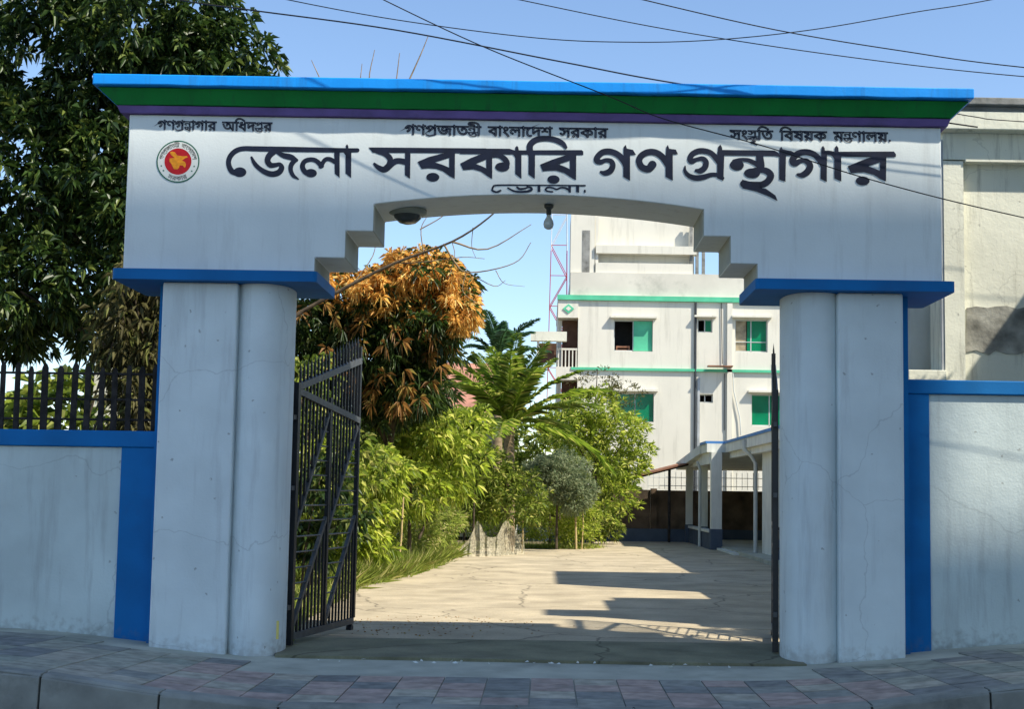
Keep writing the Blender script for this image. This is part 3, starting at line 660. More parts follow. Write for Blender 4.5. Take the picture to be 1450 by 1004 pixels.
# lamps under the arch
t = thing('light_bulb', 'bare light bulb hanging from the crown of the arch', 'light bulb', (-.01, .45, 4.645))
MB().lathe([(0, 0), (.05, 0), (.05, -.03), (.028, -.05), (.028, -.10), (.022, -.11)], n=14).build('lamp_holder', M['lamp_dark'], t)
MB().lathe([(.021, -.105), (.024, -.13), (.05, -.175), (.056, -.21), (.045, -.245), (.02, -.262), (0, -.265)], n=16).build('bulb', M['glass_bulb'], t)
t = thing('dome_lamp', 'round dark dome lamp fixed under the left shoulder of the arch', 'lamp', (-1.50, .50, 4.555))
MB().lathe([(0, .02), (.20, .02), (.20, -.015), (.15, -.04)], n=24).build('rim', M['lamp_metal'], t)
MB().lathe([(.15, -.035), (.14, -.07), (.09, -.115), (.04, -.13), (0, -.132)], n=24).build('dome', M['lamp_dark'], t)

# =================================================================== GATE LEAVES
def gate_leaf(label, origin, far, hinge_side):
    """iron leaf: two bays, each with pickets above and below a slanting ladder of rungs"""
    ox, oy = origin; dx, dy = far[0]-ox, far[1]-oy
    W = math.hypot(dx, dy)
    t = thing('gate_leaf', label, 'gate', (ox, oy, 0), 'iron leaves of the entrance gate', math.atan2(dy, dx))
    P = lambda x0, x1, z0, z1, name, m, d=.02, y=0: MB().box(x0, x1, y-d, y+d, z0, z1).build(name, m, t)
    P(-.03, .035, -.02, 2.75, 'hinge_post', M['black_iron'], .032)
    P(W-.045, W, .10, 3.35, 'lock_post', M['black_iron'], .025)
    P(W/2-.02, W/2+.025, .10, 2.66, 'middle_post', M['black_iron'], .022)
    P(.035, W-.045, .03, .10, 'bottom_rail', M['grey_iron'], .024)
    def bar(u0, z0, u1, z1, name, m, w=.028, d=.02, y=0):
        L_ = math.hypot(u1-u0, z1-z0); nx, nz = -(z1-z0)/L_*w, (u1-u0)/L_*w
        return MB().prism_y([(u0-nx, z0-nz), (u1-nx, z1-nz), (u1+nx, z1+nz), (u0+nx, z0+nz)], y-d, y+d).build(name, m, t)
    bar(.0, 2.70, W-.01, 3.18, 'upper_rail', M['grey_iron'], .035, .03, 0)
    bar(.0, 2.66, W-.01, 2.45, 'lower_rail', M['grey_iron'], .035, .03, 0)
    railB = lambda u: 2.66 - .21*u/W
    topz = lambda u: 2.95 + .55*(u/W) 
    bays = [(0.03, W/2-.02), (W/2+.025, W-.045)]
    for a, b_ in bays:
        hi0, hi1 = 1.15, railB(b_)-.08    # upper slanting bar from hinge side up to the far corner
        lo0, lo1 = .12, 1.30
        up_ = lambda u: hi0 + (hi1-hi0)*(u-a)/(b_-a)
        lo_ = lambda u: lo0 + (lo1-lo0)*(u-a)/(b_-a)
        bar(a, hi0, b_, hi1, 'slanting_bar', M['grey_iron'], .022, .02, .003)
        bar(a, lo0, b_, lo1, 'slanting_bar', M['grey_iron'], .022, .02, .003)
        n = 9
        for i in range(n):
            u = a + (b_-a)*(i+.5)/n
            MB().box(u-.011, u+.011, -.011, .011, up_(u), topz(u)-.10).add(
                [(u-.014, -.011, topz(u)-.10), (u+.014, -.011, topz(u)-.10), (u+.014, .011, topz(u)-.10), (u-.014, .011, topz(u)-.10), (u, 0, topz(u))],
                [(0, 1, 4), (1, 2, 4), (2, 3, 4), (3, 0, 4)]).build('picket', M['black_iron'], t)
            MB().box(u-.013, u+.013, -.011, .011, .10, lo_(u)).build('picket', M['black_iron'], t)
            if i < n-1:   # infill behind: second row of thin bars on the back face
                u2_ = u + (b_-a)/n/2
                MB().box(u2_-.006, u2_+.006, .012, .024, up_(u2_), topz(u2_)-.16).build('thin_bar', M['black_iron'], t)
        z = .45
        while z < hi1-.15:
            u0 = max(a, a+(b_-a)*(z-lo0)/(lo1-lo0) - (b_-a)*1.0 if False else a)
            # a rung lies between the upper bar (left limit) and the lower bar (right limit)
            left = a if z < hi0 else a+(b_-a)*(z-hi0)/(hi1-hi0)
            right = a+(b_-a)*(z-lo0)/(lo1-lo0) if z < lo1 else b_
            if right-left > .05:
                MB().tube([(left, 0, z), (right, 0, z)], .010, 6).build('rung', M['grey_iron'], t)
            z += .165
    MB().tube([(W-.09, 0, .03), (W-.09, 0, -.0)], .014, 6).build('caster_fork', M['black_iron'], t)
    MB().tube([(W-.115, -.03, -.015), (W-.115, .03, -.015)], .045, 14).build('caster_wheel', M['black_iron'], t)
    for z in (.35, 1.6, 2.35):
        MB().box(-.11, -.03, -.02, .02, z, z+.05).build('hinge', M['grey_iron'], t)
    return t, W
gl, W = gate_leaf('black iron gate leaf swung open beside the left pier, in front of the shrubs', (-2.665, .80), (-2.27, 2.72), 1)
gate_leaf('black iron gate leaf seen edge on against the right round column', (2.445, .80), (2.76, 2.78), -1)
gr = bpy.data.objects['gate_leaf.001']
MB().tube([(.9, -.05, 1.25), (1.25, -.05, 1.25)], .016, 8).build('bolt', M['black_iron'], gr)
MB().tube([(1.05, -.03, 1.25), (1.05, -.12, 1.20), (1.05, -.12, 1.05), (1.05, -.04, 1.02)], .014, 6).build('bolt_handle', M['black_iron'], gr)
MB().box(1.12, 1.2, -.10, -.03, 1.12, 1.22).build('padlock', M['grey_iron'], gr)
o = MB().box(-2.66, -2.635, .06, .07, .12, .30).build('paper_tag', M['tag_yellow'])
tag(o, 'small yellow and white tag stuck on the left gate post near the ground', 'tag')

# =================================================================== SIDE WALLS
lw = thing('boundary_wall', 'low white boundary wall with blue coping left of the gateway, under the wooden fence', 'wall', (-6, .35, 0))
def WL(parent, ox, name, m, *b, bevel=.006):
    o = MB().box(*b).build(name, m, parent, bevel); o.location = (-ox, -.35, 0); return o
WL(lw, -6, 'wall_panel', M['wall_plaster'], -12, -4.36, .35, .60, -.3, 2.015)
WL(lw, -6, 'blue_strip', M['blue'], -4.358, -3.998, .325, .62, -.3, 2.015)
WL(lw, -6, 'coping', M['blue'], -12, -3.998, .31, .66, 2.017, 2.185, bevel=.012)
rw = thing('boundary_wall', 'white boundary wall with blue coping right of the gateway, in front of the cream building', 'wall', (6, .35, 0))
WL(rw, 6, 'wall_panel', M['wall_plaster'], 3.96, 12, .35, .60, -.3, 2.69)
WL(rw, 6, 'blue_strip', M['blue'], 3.718, 3.958, .325, .62, -.3, 2.69)
WL(rw, 6, 'coping', M['blue'], 3.718, 12, .31, .66, 2.692, 2.84, bevel=.012)
# picket fence on the left wall
fl = thing('picket_fence', 'dark weathered wooden picket fence on top of the left boundary wall', 'fence', (-6, .55, 2.18))
for z in (.12, .33, .60):
    MB().tube([(-4, 0, z), (1.9, 0, z+.01)], .014, 6).build('rail', M['dark_wood'], fl)
xx = -3.0; i = 0
while xx < 1.95:
    h = .70 + rnd.uniform(-.03, .03); w = rnd.uniform(.022, .034); l = rnd.uniform(-.012, .012)
    MB().add([(xx-w, -.015, 0), (xx+w, -.015, 0), (xx+w, .015, 0), (xx-w, .015, 0),
              (xx-w*.9+l, -.015, h-.05), (xx+w*.9+l, -.015, h-.04), (xx+w*.9+l, .015, h-.04), (xx-w*.9+l, .015, h-.05),
              (xx-w*.3+l, -.012, h), (xx+w*.4+l, -.012, h), (xx+w*.4+l, .012, h), (xx-w*.3+l, .012, h)],
             [(0,1,5,4),(1,2,6,5),(2,3,7,6),(3,0,4,7),(4,5,9,8),(5,6,10,9),(6,7,11,10),(7,4,8,11),(8,9,10,11)]).build('picket', M['dark_wood'], fl)
    xx += .148 + rnd.uniform(-.012, .012); i += 1

# =================================================================== BUILDINGS
def cr3(P, k=8):
    P = [Vector(p) for p in P]; P = [P[0]*2-P[1]] + P + [P[-1]*2-P[-2]]; out = []
    for i in range(1, len(P)-2):
        for j in range(k):
            t = j/k
            out.append(.5*((2*P[i]) + (-P[i-1]+P[i+1])*t + (2*P[i-1]-5*P[i]+4*P[i+1]-P[i+2])*t*t + (-P[i-1]+3*P[i]-3*P[i+1]+P[i+2])*t**3))
    return out + [P[-2]]
def off(o, x, y, z=0):
    o.location = (-x, -y, -z); return o
# cream neighbour right of the gate
nb = thing('cream_building', 'weathered cream building with a concrete cornice behind the right boundary wall', 'building', (8, 3, 0))
def NB(name, m, *b, bevel=0.0): return off(MB().box(*b).build(name, m, nb, bevel), 8, 3)
NB('wall_panel', M['cream'], 4.93, 14, 2.32, 2.8, 0, 5.66)
NB('rear_rooms', M['cream'], 5.35, 14, 2.802, 5.5, 0, 5.9)
NB('pilaster', M['cream'], 4.69, 4.928, 2.20, 2.8, 0, 5.64)
NB('frieze_beam', M['cream'], 4.69, 14, 2.20, 2.8, 5.66, 5.98)
NB('drip_moulding', M['cream'], 4.95, 14, 2.17, 2.318, 5.63, 5.657)
NB('cornice', M['cream'], 4.62, 14, 2.02, 2.85, 5.982, 6.20, bevel=.01)
NB('cornice_edge', M['grey_band'], 4.66, 14, 2.08, 2.85, 6.202, 6.27)
NB('roof_slab', M['grey_band'], 4.60, 14, 1.98, 2.9, 6.272, 6.36, bevel=.01)
_top = [(4.985+.12*i, 3.90+rnd.uniform(-.02, .02)) for i in range(60)]; _bot = [(4.985+.12*i+rnd.uniform(-.03, .03), 3.36+rnd.uniform(-.05, .03)) for i in range(60)]
off(MB().prism_y(_bot + _top[::-1], 2.305, 2.319).build('cement_patch', M['dirty_cement'], nb), 8, 3)
NB('setback_wall', M['porch_wall'], 4.25, 5.34, 3.2, 5.5, 0, 4.6)
NB('window_slit', M['dark_room'], 4.36, 4.43, 3.18, 3.199, 3.1, 4.6)
NB('ledge', M['cream'], 4.24, 4.688, 2.15, 3.1, 3.0, 3.12, bevel=.008)
NB('ledge_wall', M['cream'], 4.25, 4.688, 2.25, 2.45, 0, 2.998)
NB('middle_roof', M['cream'], 4.7, 14, 5.502, 8.4, 0, 2.8)
NB('shade_wing', M['cream'], 7.0, 14, .75, 2.0, 0, 5.9)  # unseen block added to cast the diagonal shadow on the cream wall
NB('rear_block', M['cream'], 4.7, 14, 8.402, 12.6, 0, 6.2)
NB('drain_pipe', M['grey_pipe'], 4.655, 4.687, 2.21, 2.25, 3.12, 5.9)

# long verandah building on the right of the drive
pb = thing('verandah_building', 'single storey verandah building with square columns and a blue roof edge right of the drive', 'building', (7, 22, 0))
def PB(name, m, *b, bevel=0.0): return off(MB().box(*b).build(name, m, pb, bevel), 7, 22)
PB('roof_slab', M['porch_wall'], 5.60, 12, 14, 28.35, 2.98, 3.25)
PB('roof_edge', M['porch_blue'], 5.56, 12, 14, 28.35, 3.252, 3.33)
PB('roof_slab', M['porch_wall'], 5.02, 12, 28.352, 30, 2.98, 3.25)
PB('roof_edge', M['porch_blue'], 4.98, 12, 28.352, 30, 3.252, 3.33)
o = MB().add([(4.98, 30.002, 2.98), (4.72, 35.2, 2.55), (12, 35.2, 2.55), (12, 30.002, 2.98), (4.98, 30.002, 3.27), (4.72, 35.2, 2.80), (12, 35.2, 2.80), (12, 30.002, 3.27)],
             [(0,1,2,3),(4,7,6,5),(0,4,5,1),(1,5,6,2),(2,6,7,3),(3,7,4,0)]).build('sloping_roof', M['porch_wall'], pb); off(o, 7, 22)
o = MB().box(0, 1, 0, 1, 0, 1)
PB('lintel_beam', M['porch_wall'], 5.10, 5.40, 28.4, 35, 2.62, 2.978)
PB('lintel_beam', M['porch_wall'], 5.72, 5.95, 14, 28.3, 2.80, 2.978)
for x0, x1, y0, y1 in ((5.13, 5.46, 28.1, 28.4), (5.15, 5.42, 31.4, 31.7), (5.02, 5.25, 34.4, 34.65), (5.75, 5.95, 19.8, 20.1), (5.75, 5.95, 15.8, 16.1)):
    PB('column', M['porch_wall'], x0, x1, y0, y1, .60, 2.98)
    PB('column_base', M['slate_paint'], x0-.02, x1+.02, y0-.02, y1+.02, -.09, .60)
PB('low_wall', M['slate_paint'], 5.12, 5.28, 28.42, 34.38, -.09, .48)
PB('low_wall_cap', M['porch_wall'], 5.08, 5.32, 28.42, 34.38, .482, .56)
PB('floor', M['apron'], 5.45, 12, 14, 35, -.09, .07)
PB('step', M['porch_wall'], 5.30, 5.75, 24.3, 28.05, -.09, .03)
PB('side_wall', M['porch_wall'], 5.98, 6.15, 14, 23.6, -.09, 2.98)
PB('rear_wall', M['porch_wall'], 8.6, 8.75, 14, 35, .07, 2.98)
PB('red_door', M['rust_tin'], 5.42, 5.60, 33.9, 33.95, .1, 1.9)
off(MB().tube([(5.86, 24, -.05), (5.86, 24, 2.55), (5.74, 24, 2.75), (5.52, 24, 2.95), (5.52, 24, 3.2)], .06, 8).build('downpipe', M['pale_frame'], pb), 7, 22)
off(MB().tube([(5.05, 30.5, -.05), (5.05, 30.5, 2.5), (4.95, 30.5, 2.75)], .05, 8).build('downpipe', M['pale_frame'], pb), 7, 22)

# rear compound wall with railing
bw = thing('rear_wall', 'dark mossy brick compound wall closing the end of the drive', 'wall', (3, 34.9, 0))
def BW(name, m, *b): return off(MB().box(*b).build(name, m, bw), 3, 34.9)
for i in range(7):
    a = -.6 + i*2.2
    BW('wall_bay', M['back_wall'], a+.22, a+2.18, 34.95, 35.15, -.1, 1.80 + .01*(i % 2))
    BW('pier', M['back_wall'], a, a+.215, 34.88, 35.2, -.1, 1.86)
BW('plinth', M['slate_paint'], -.6, 14.8, 34.80, 34.878, -.1, .42)
rl = thing('railing', 'thin metal railing running along the top of the rear compound wall', 'railing', (5, 35.05, 1.85))
for z in (.12, .42):
    MB().tube([(-1.3, 0, z), (8, 0, z)], .012, 5).build('rail', M['pale_frame'], rl)
for i in range(46):
    MB().tube([(-1.3+i*.2, 0, 0), (-1.3+i*.2, 0, .62)], .009, 4).build('rod', M['pale_frame'], rl)
t = thing('tin_awning', 'sloping rusty tin sheet on a pole over the rear wall beside the bush', 'awning', (3, 33.5, 0))
MB().add([(-1.5, -.5, 1.80), (1.95, -.5, 2.72), (1.95, .9, 2.78), (-1.5, .9, 1.86), (-1.5, -.5, 1.85), (1.95, -.5, 2.77), (1.95, .9, 2.83), (-1.5, .9, 1.91)],
         [(0,3,2,1),(4,5,6,7),(0,1,5,4),(1,2,6,5),(2,3,7,6),(3,0,4,7)]).build('sheet', M['rust_tin'], t)
MB().tube([(1.3, -.3, 0), (1.3, -.3, 2.55)], .05, 6).build('pole', M['dark_wood'], t)
MB().tube([(-1.7, -.35, 1.72), (1.95, -.35, 2.70)], .04, 6).build('beam', M['dark_wood'], t)

# far apartment house
fb = thing('apartment_house', 'white three storey house with mint green bands and green windows beyond the rear wall', 'building', (7, 46, 0))
def FB(name, m, *b, bevel=0.0, parent=fb):
    o = MB().box(*b).build(name, m, parent, bevel)
    if parent is fb: off(o, 7, 46)
    return o
# facade wall as panels around the openings
Yf = 43.0
op = [(2.80, 4.45, 7.69, 9.03), (6.36, 6.98, 8.55, 9.12), (7.95, 9.33, 7.74, 9.13), (2.95, 4.52, 4.70, 5.92), (6.36, 7.02, 5.55, 5.92), (8.65, 10.2, 4.6, 5.95)]
xsb = sorted({1.28, 16.0} | {v for o_ in op for v in o_[:2]}); zsb = sorted({0.0, 9.83} | {v for o_ in op for v in o_[2:]})
mb = MB()
for i in range(len(xsb)-1):
    for j in range(len(zsb)-1):
        cx, cz = (xsb[i]+xsb[i+1])/2, (zsb[j]+zsb[j+1])/2
        if any(a < cx < b_ and c < cz < d for a, b_, c, d in op): continue
        mb.box(xsb[i], xsb[i+1], Yf, Yf+.25, zsb[j], zsb[j+1])
# merge: keep only front/reveal faces from overlapping duplicates
import collections
cnt = collections.Counter(tuple(sorted(tuple(round(c, 4) for c in mb.v[i]) for i in f)) for f in mb.f)
keep = [f for f in mb.f if cnt[tuple(sorted(tuple(round(c, 4) for c in mb.v[i]) for i in f))] == 1]
mb.f = keep; mb.sm = [False]*len(keep)
off(mb.build('facade', M['far_white'], fb), 7, 46)
FB('body', M['far_white'], 1.28, 16, 44.2, 52, 0, 9.83)
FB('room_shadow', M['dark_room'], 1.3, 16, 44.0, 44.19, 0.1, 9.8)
for i, (a, b_, c, d) in enumerate(op):
    w = FB('window', M['pale_frame'], a, b_, Yf+.16, Yf+.18, d-.05, d)
    for bb in ((a, b_, c, c+.05), (a, a+.04, c, d), (b_-.04, b_, c, d), ((a+b_)/2-.02, (a+b_)/2+.02, c, d)):
        o = MB().box(bb[0], bb[1], Yf+.155, Yf+.182, bb[2], bb[3]).build('frame', M['pale_frame'], w)
    if i in (0, 3):
        MB().box((a+b_)/2+.02, b_-.02, Yf+.12, Yf+.15, c+.03, d-.04).build('shutter', M['mint'] if i == 0 else M['green_glass'], w)
        if i == 0:
            MB().box(a+.12, a+.7, Yf+.3, Yf+.5, c+.02, c+.10).box(a+.12, a+.7, Yf+.3, Yf+.5, c+.18, c+.26).box(a+.12, a+.17, Yf+.3, Yf+.5, c+.1, c+.18).box(a+.65, a+.7, Yf+.3, Yf+.5, c+.1, c+.18).build('box_on_sill', M['rust_tin'], w)
        else:
            MB().box(a+.02, (a+b_)/2-.02, Yf+.17, Yf+.178, c+.04, d-.04).build('pane', M['green_glass'], w)
    elif i == 5:
        MB().box(a+.03, b_-.03, Yf+.165, Yf+.175, c+.04, d-.04).build('pane', M['green_glass'], w)
    elif i == 2:
        MB().box(a+.03, a+(b_-a)*.36, Yf+.2, Yf+.22, c+.03, d-.04).build('curtain', M['curtain'], w)
        MB().box(a+(b_-a)*.38, b_-.03, Yf+.165, Yf+.175, c+.04, d-.04).build('pane', M['green_glass'], w)
        MB().box(a, b_, Yf+.15, Yf+.185, c+.42, c+.45).build('glazing_bar', M['pale_frame'], w)
    elif i == 1:
        MB().box((a+b_)/2, b_-.02, Yf+.165, Yf+.175, c+.04, d-.04).build('pane', M['green_glass'], w)
    if i != 4:
        FB('window_hood', M['far_white'], a-.16, b_+.16, Yf-.22, Yf-.002, d+.06, d+.14)
FB('band', M['mint'], .38, 16, Yf-.12, Yf-.002, 9.84, 10.05)
FB('band', M['mint'], 1.0, 16, Yf-.10, Yf-.002, 6.86, 6.97)
FB('roof_slab', M['far_white'], .40, 16, Yf, 52, 9.835, 10.06)
FB('parapet', M['parapet'], .93, 16, Yf+.04, Yf+.2, 10.062, 11.05)
FB('parapet', M['parapet'], .93, 1.1, Yf+.21, 52, 10.062, 11.05)
FB('tower_wall', M['far_white'], .92, 1.95, Yf+.21, 46, 11.052, 13.6)
FB('tower_recess', M['grey_band'], 1.42, 1.74, Yf+.195, Yf+.208, 11.06, 12.9)
FB('stair_house', M['far_white'], 1.97, 6.25, Yf+.6, 48, 10.07, 14.6)
FB('stair_ledge', M['far_white'], 2.0, 6.15, Yf+.15, Yf+.59, 11.06, 11.5)
FB('stair_ledge', M['far_white'], 2.0, 6.3, Yf+.10, Yf+.59, 11.9, 12.25)
for a in (1.98, 6.02, 6.28, 6.55):
    FB('roof_post', M['grey_band'] if a > 3 else M['far_white'], a, a+.13, Yf+.22, Yf+.36, 11.052, 13.5 if a < 6.5 else 12.6)
FB('upper_roof', M['far_white'], 1.9, 6.4, Yf+.4, 48, 14.602, 14.8)
# corner balconies, left end
for zb in (6.98, 3.92):
    FB('balcony_room', M['brown_room'], .62, 1.278, Yf+.9, Yf+1.0, zb, zb+2.86)
    FB('balcony_side', M['far_white'], .42, .60, Yf+.9, 52, zb, zb+2.86)
    FB('balcony_slab', M['far_white'], .36, 1.278, Yf-.06, Yf+1.2, zb-.55, zb-.002)
    FB('balcony_rail', M['far_white'], .40, 1.26, Yf, Yf+.08, zb+.72, zb+.80)
    for k in range(6):
        FB('baluster', M['far_white'], .44+k*.15, .49+k*.15, Yf+.01, Yf+.06, zb, zb+.72)
FB('balcony_head', M['far_white'], .42, 1.278, Yf-.05, Yf+.9, 9.08, 9.833)
o = MB().prism_y([(.62, 9.46), (.86, 9.66), (1.10, 9.46), (.86, 9.26)], Yf-.09, Yf-.052).build('diamond_panel', M['mint'], fb); off(o, 7, 46)
o = MB().prism_y([(.74, 9.46), (.86, 9.56), (.98, 9.46), (.86, 9.36)], Yf-.10, Yf-.091).build('diamond_centre', M['far_white'], fb); off(o, 7, 46)
FB('canopy_slab', M['cream'], -.72, .80, Yf-.5, Yf-.13, 8.02, 8.42)
FB('canopy_shade', M['brown_room'], -.40, .38, Yf+.2, Yf+.5, 7.2, 8.0)
FB('canopy_post', M['far_white'], -.45, -.35, Yf-.4, Yf-.3, 7.0, 8.018)
off(MB().tube([(6.26, Yf-.06, 1.7), (6.26, Yf-.06, 9.8)], .05, 6).build('pipe', M['black_pipe'], fb), 7, 46)
off(MB().box(7.60, 7.82, Yf-.10, Yf-.002, 0, 9.8).build('pilaster', M['far_white'], fb), 7, 46)
off(MB().box(6.36, 6.46, Yf-.05, Yf-.002, 1.2, 6.6).build('grey_strip', M['grey_pipe'], fb), 7, 46)
off(MB().tube([(7.35, Yf-.04, 9.8), (7.40, Yf-.05, 7.2)], .018, 5).build('cable', M['black_pipe'], fb), 7, 46)
off(MB().tube([(7.50, Yf-.04, 4.4), (7.50, Yf-.05, 6.8)], .018, 5).build('cable', M['black_pipe'], fb), 7, 46)
off(MB().tube([(7.85, Yf-.06, 6.9), (7.88, Yf-.07, 6.1), (8.15, Yf-.08, 4.9), (8.2, Yf-.08, 4.2)], .025, 5).build('bent_pipe', M['pale_frame'], fb), 7, 46)
off(MB().box(6.75, 7.8, Yf-.5, Yf-.11, 7.05, 7.10).build('pipe_shelf', M['rust_tin'], fb), 7, 46)

# brown roofed shed behind the palm, pale house on the far left
t = thing('tin_roof_house', 'low house with a red brown tin roof behind the orange mango tree', 'house', (-3.5, 36, 0))
MB().box(-3, 2.4, 0, 4, 0, 4.6).build('wall', M['far_white'], t)
MB().add([(-3.3, -.6, 4.55), (2.75, -.6, 4.55), (2.0, 2, 6.6), (-2.5, 2, 6.6), (-3.3, 4.6, 4.55), (2.75, 4.6, 4.55)],
         [(0, 1, 2, 3), (3, 2, 5, 4), (0, 3, 4), (1, 5, 2), (0, 4, 5, 1)]).build('roof', M['brick_roof'], t)
t = thing('pale_house', 'pale gabled house corner glimpsed through the trees above the picket fence', 'house', (-8.3, 12, 0))
MB().prism_y([(-.42, -.1), (.50, -.1), (.46, 3.5), (.12, 4.3), (-.04, 5.0), (-.22, 5.0), (-.3, 4.2)], 0, 4).build('gable_wall', M['cream'], t)
MB().prism_y([(.48, -.1), (1.1, -.1), (1.1, 3.6), (.5, 3.75)], .2, 3).build('side_wall', M['cream'], t)
MB().tube([(-.33, -.03, 4.2), (-.05, -.03, 4.1), (.15, -.03, 4.2)], .02, 5).build('string_course', M['grey_band'], t)

# building across the street: unseen, its stepped heights shaped to shade the gate
ob = thing('opposite_shade_block', 'unseen tall block shaped to shade the gate, across the street behind the camera', 'building', (20, -14, 0))
def OB(name, m, *b): return off(MB().box(*b).build(name, m, ob), 20, -14)
OB('main_block', M['opp'], 7, 19.1, -20, -9, -.2, 24.9)
OB('low_wing', M['opp'], 19.102, 40.0, -20, -9, -.2, 22.15)  # roof kept lower so sunlight reaches the right boundary wall
for i in range(8):
    for j in range(6):
        OB('window', M['green_glass'], 8.8+i*1.85, 9.8+i*1.85, -8.998, -8.97, 1.2+j*3.4, 2.6+j*3.4)

# lattice tower
tw = thing('lattice_tower', 'thin red and white lattice mast rising behind the left end of the white house', 'mast', (.55, 60, 0))
H = 30
def leg(a, b_):
    for i in range(6):
        z0, z1 = i*3.0, i*3.0+3.0
        f0, f1 = .62-.012*z0, .62-.012*z1
        MB().tube([(a*f0, b_*f0, z0), (a*f1, b_*f1, z1)], .024, 5).build('leg', M['red_paint'] if i % 2 == 0 or i < 5 else M['white_paint'], tw)
for a, b_ in ((-1, -1), (1, -1), (1, 1), (-1, 1)): leg(a, b_)
for i in range(10):
    z0, z1 = i*1.7, i*1.7+1.7
    f0, f1 = .62-.012*z0, .62-.012*z1; s_ = 1 if i % 2 else -1
    mt = M['red_paint'] if z0 < 15 else M['white_paint']
    MB().tube([(-s_*f0, -f0, z0), (s_*f1, -f1, z1)], .02, 4).build('brace', mt, tw)
    MB().tube([(-s_*f0, f0, z0), (s_*f1, f1, z1)], .022, 4).build('brace', mt, tw)
    MB().tube([(-f1, -f1, z1), (f1, -f1, z1)], .02, 4).build('brace', mt, tw)

# =================================================================== VEGETATION
def tree(name, label, cat, loc, blobs, nros, per, Ln, W, lm, branches=None, droop=.3, up=.2, outw=.7, bark=None, group=None, shell=.5, extra=None, fold=.25):
    t = thing(name, label, cat, loc, group)
    C, d = blob_points(blobs, nros, shell)
    P, D = rosettes(C, d, per, up, outw)
    leaf_mesh('crown', P, D, Ln, W, lm, t, droop, fold)
    if extra:
        for nm, b2, n2, per2, L2, W2, m2, up2 in extra:
            C, d = blob_points(b2, n2, .75); P, D = rosettes(C, d, per2, up2, outw)
            ex = leaf_mesh(nm, P, D, L2, W2, m2, t, droop)
            ex['kind'] = 'stuff'
    if branches: limbs(t, branches, bark or M['bark'], 'trunk')
    return t

# big dark tree on the left
def blobs_rel(lst, o): return [(a-o[0], b_-o[1], c-o[2], r, s_, q) for a, b_, c, r, s_, q in lst]
o0 = (-6.0, 6.5, 0)
BT = [(-7.6, 6.5, 8.3, 1.6, 1.6, 1.4), (-6.2, 6.0, 8.6, 1.5, 1.6, 1.4), (-5.5, 6.6, 8.1, .9, 1.2, .8), (-5.0, 6.6, 8.25, .75, 1.0, .75), (-4.55, 6.8, 7.6, .5, .9, .5),
      (-7.9, 6.2, 6.2, 1.6, 1.6, 1.3), (-6.5, 6.2, 6.3, 1.4, 1.5, 1.2), (-5.7, 5.8, 5.4, 1.0, 1.3, 1.0), (-7.2, 5.6, 4.6, 1.3, 1.2, .75), (-5.9, 7.2, 7.2, 1.2, 1.2, 1.0),
      (-8.6, 7.2, 4.5, 1.4, 1.3, .9), (-7.9, 6.4, 4.0, .5, .6, .45), (-6.9, 6.6, 3.9, .35, .5, .4), (-8.9, 6.4, 3.7, .6, .6, .4), (-5.3, 7.0, 6.4, .9, 1.0, 1.0), (-5.25, 6.6, 4.6, .6, 1.0, .7)]
br = [([(.75, .2, 0), (.7, .1, 2.2), (.45, .2, 3.9), (.2, .0, 5.2), (-.1, 0, 7), (-.3, 0, 8.6)], .17, .05),
      ([(.5, .2, 3.4), (.75, -.6, 4.6), (.35, -.7, 5.6), (.1, -.7, 6.6)], .09, .03),
      ([(.2, 0, 5.0), (1.0, .1, 6.6), (1.6, .2, 7.9)], .07, .02), ([(.3, 0, 4.4), (-.9, -.3, 5.2), (-2.0, -.3, 6.0)], .08, .02),
      ([(.6, .1, 2.5), (-.4, -.4, 3.6), (-1.6, -.8, 4.4)], .06, .02)]
tree('large_tree', 'large dense dark green tree filling the upper left corner above the picket fence', 'tree', o0,
     blobs_rel(BT, o0), 4500, 11, .18, .06, L_dark, br, .35, .05, .7)
# hanging vines and dead brush right behind the fence
t = thing('hanging_vines', 'tangle of brown and dull green vines hanging at the right end of the picket fence', 'vine', (-5.2, 3.5, 0))
C, d = blob_points([(0, 0, 3.6, .6, .5, 1.2), (.15, -.2, 1.8, .45, .4, 1.6)], 760, .2); P, D = rosettes(C, d, 8, -.6, .3)
leaf_mesh('leaves', P, D, .15, .045, L_vine, t, .4)
limbs(t, [([(rnd.uniform(-.8, .5), rnd.uniform(-.3, .3), 0), (rnd.uniform(-.8, .5), rnd.uniform(-.3, .3), 1.8), (rnd.uniform(-.3, .5), rnd.uniform(-.3, .3), 4.2)], .02, .01) for _ in range(16)], M['bark'], 'stems', 5)
tree('banana_clump', 'bright green broad leaved clump behind the picket fence at the far left', 'plant', (-9.2, 12.5, 0),
     [(0, 0, 2.6, 1.6, .8, 1.4), (1.2, .3, 3.2, .7, .6, 1.0), (-1.6, .3, 1.8, 1.5, .8, 1.3)], 420, 7, .40, .15, L_mid,
     [([(0, 0, 0), (.1, 0, 2.8)], .08, .03)], .4, .4)
tree('hedge', 'mid green shrubbery behind the fence, below the large tree', 'shrub', (-8.2, 9.5, 0),
     [(0, 0, 1.5, 2.4, .8, 1.0), (-2.5, 0, 1.3, 1.5, .8, 1.0), (-2.4, .5, 2.2, .8, .6, .5)], 1300, 8, .2, .07, L_deep, [([(0, 0, 0), (0, 0, 1.6)], .04, .02)], .3, .3)

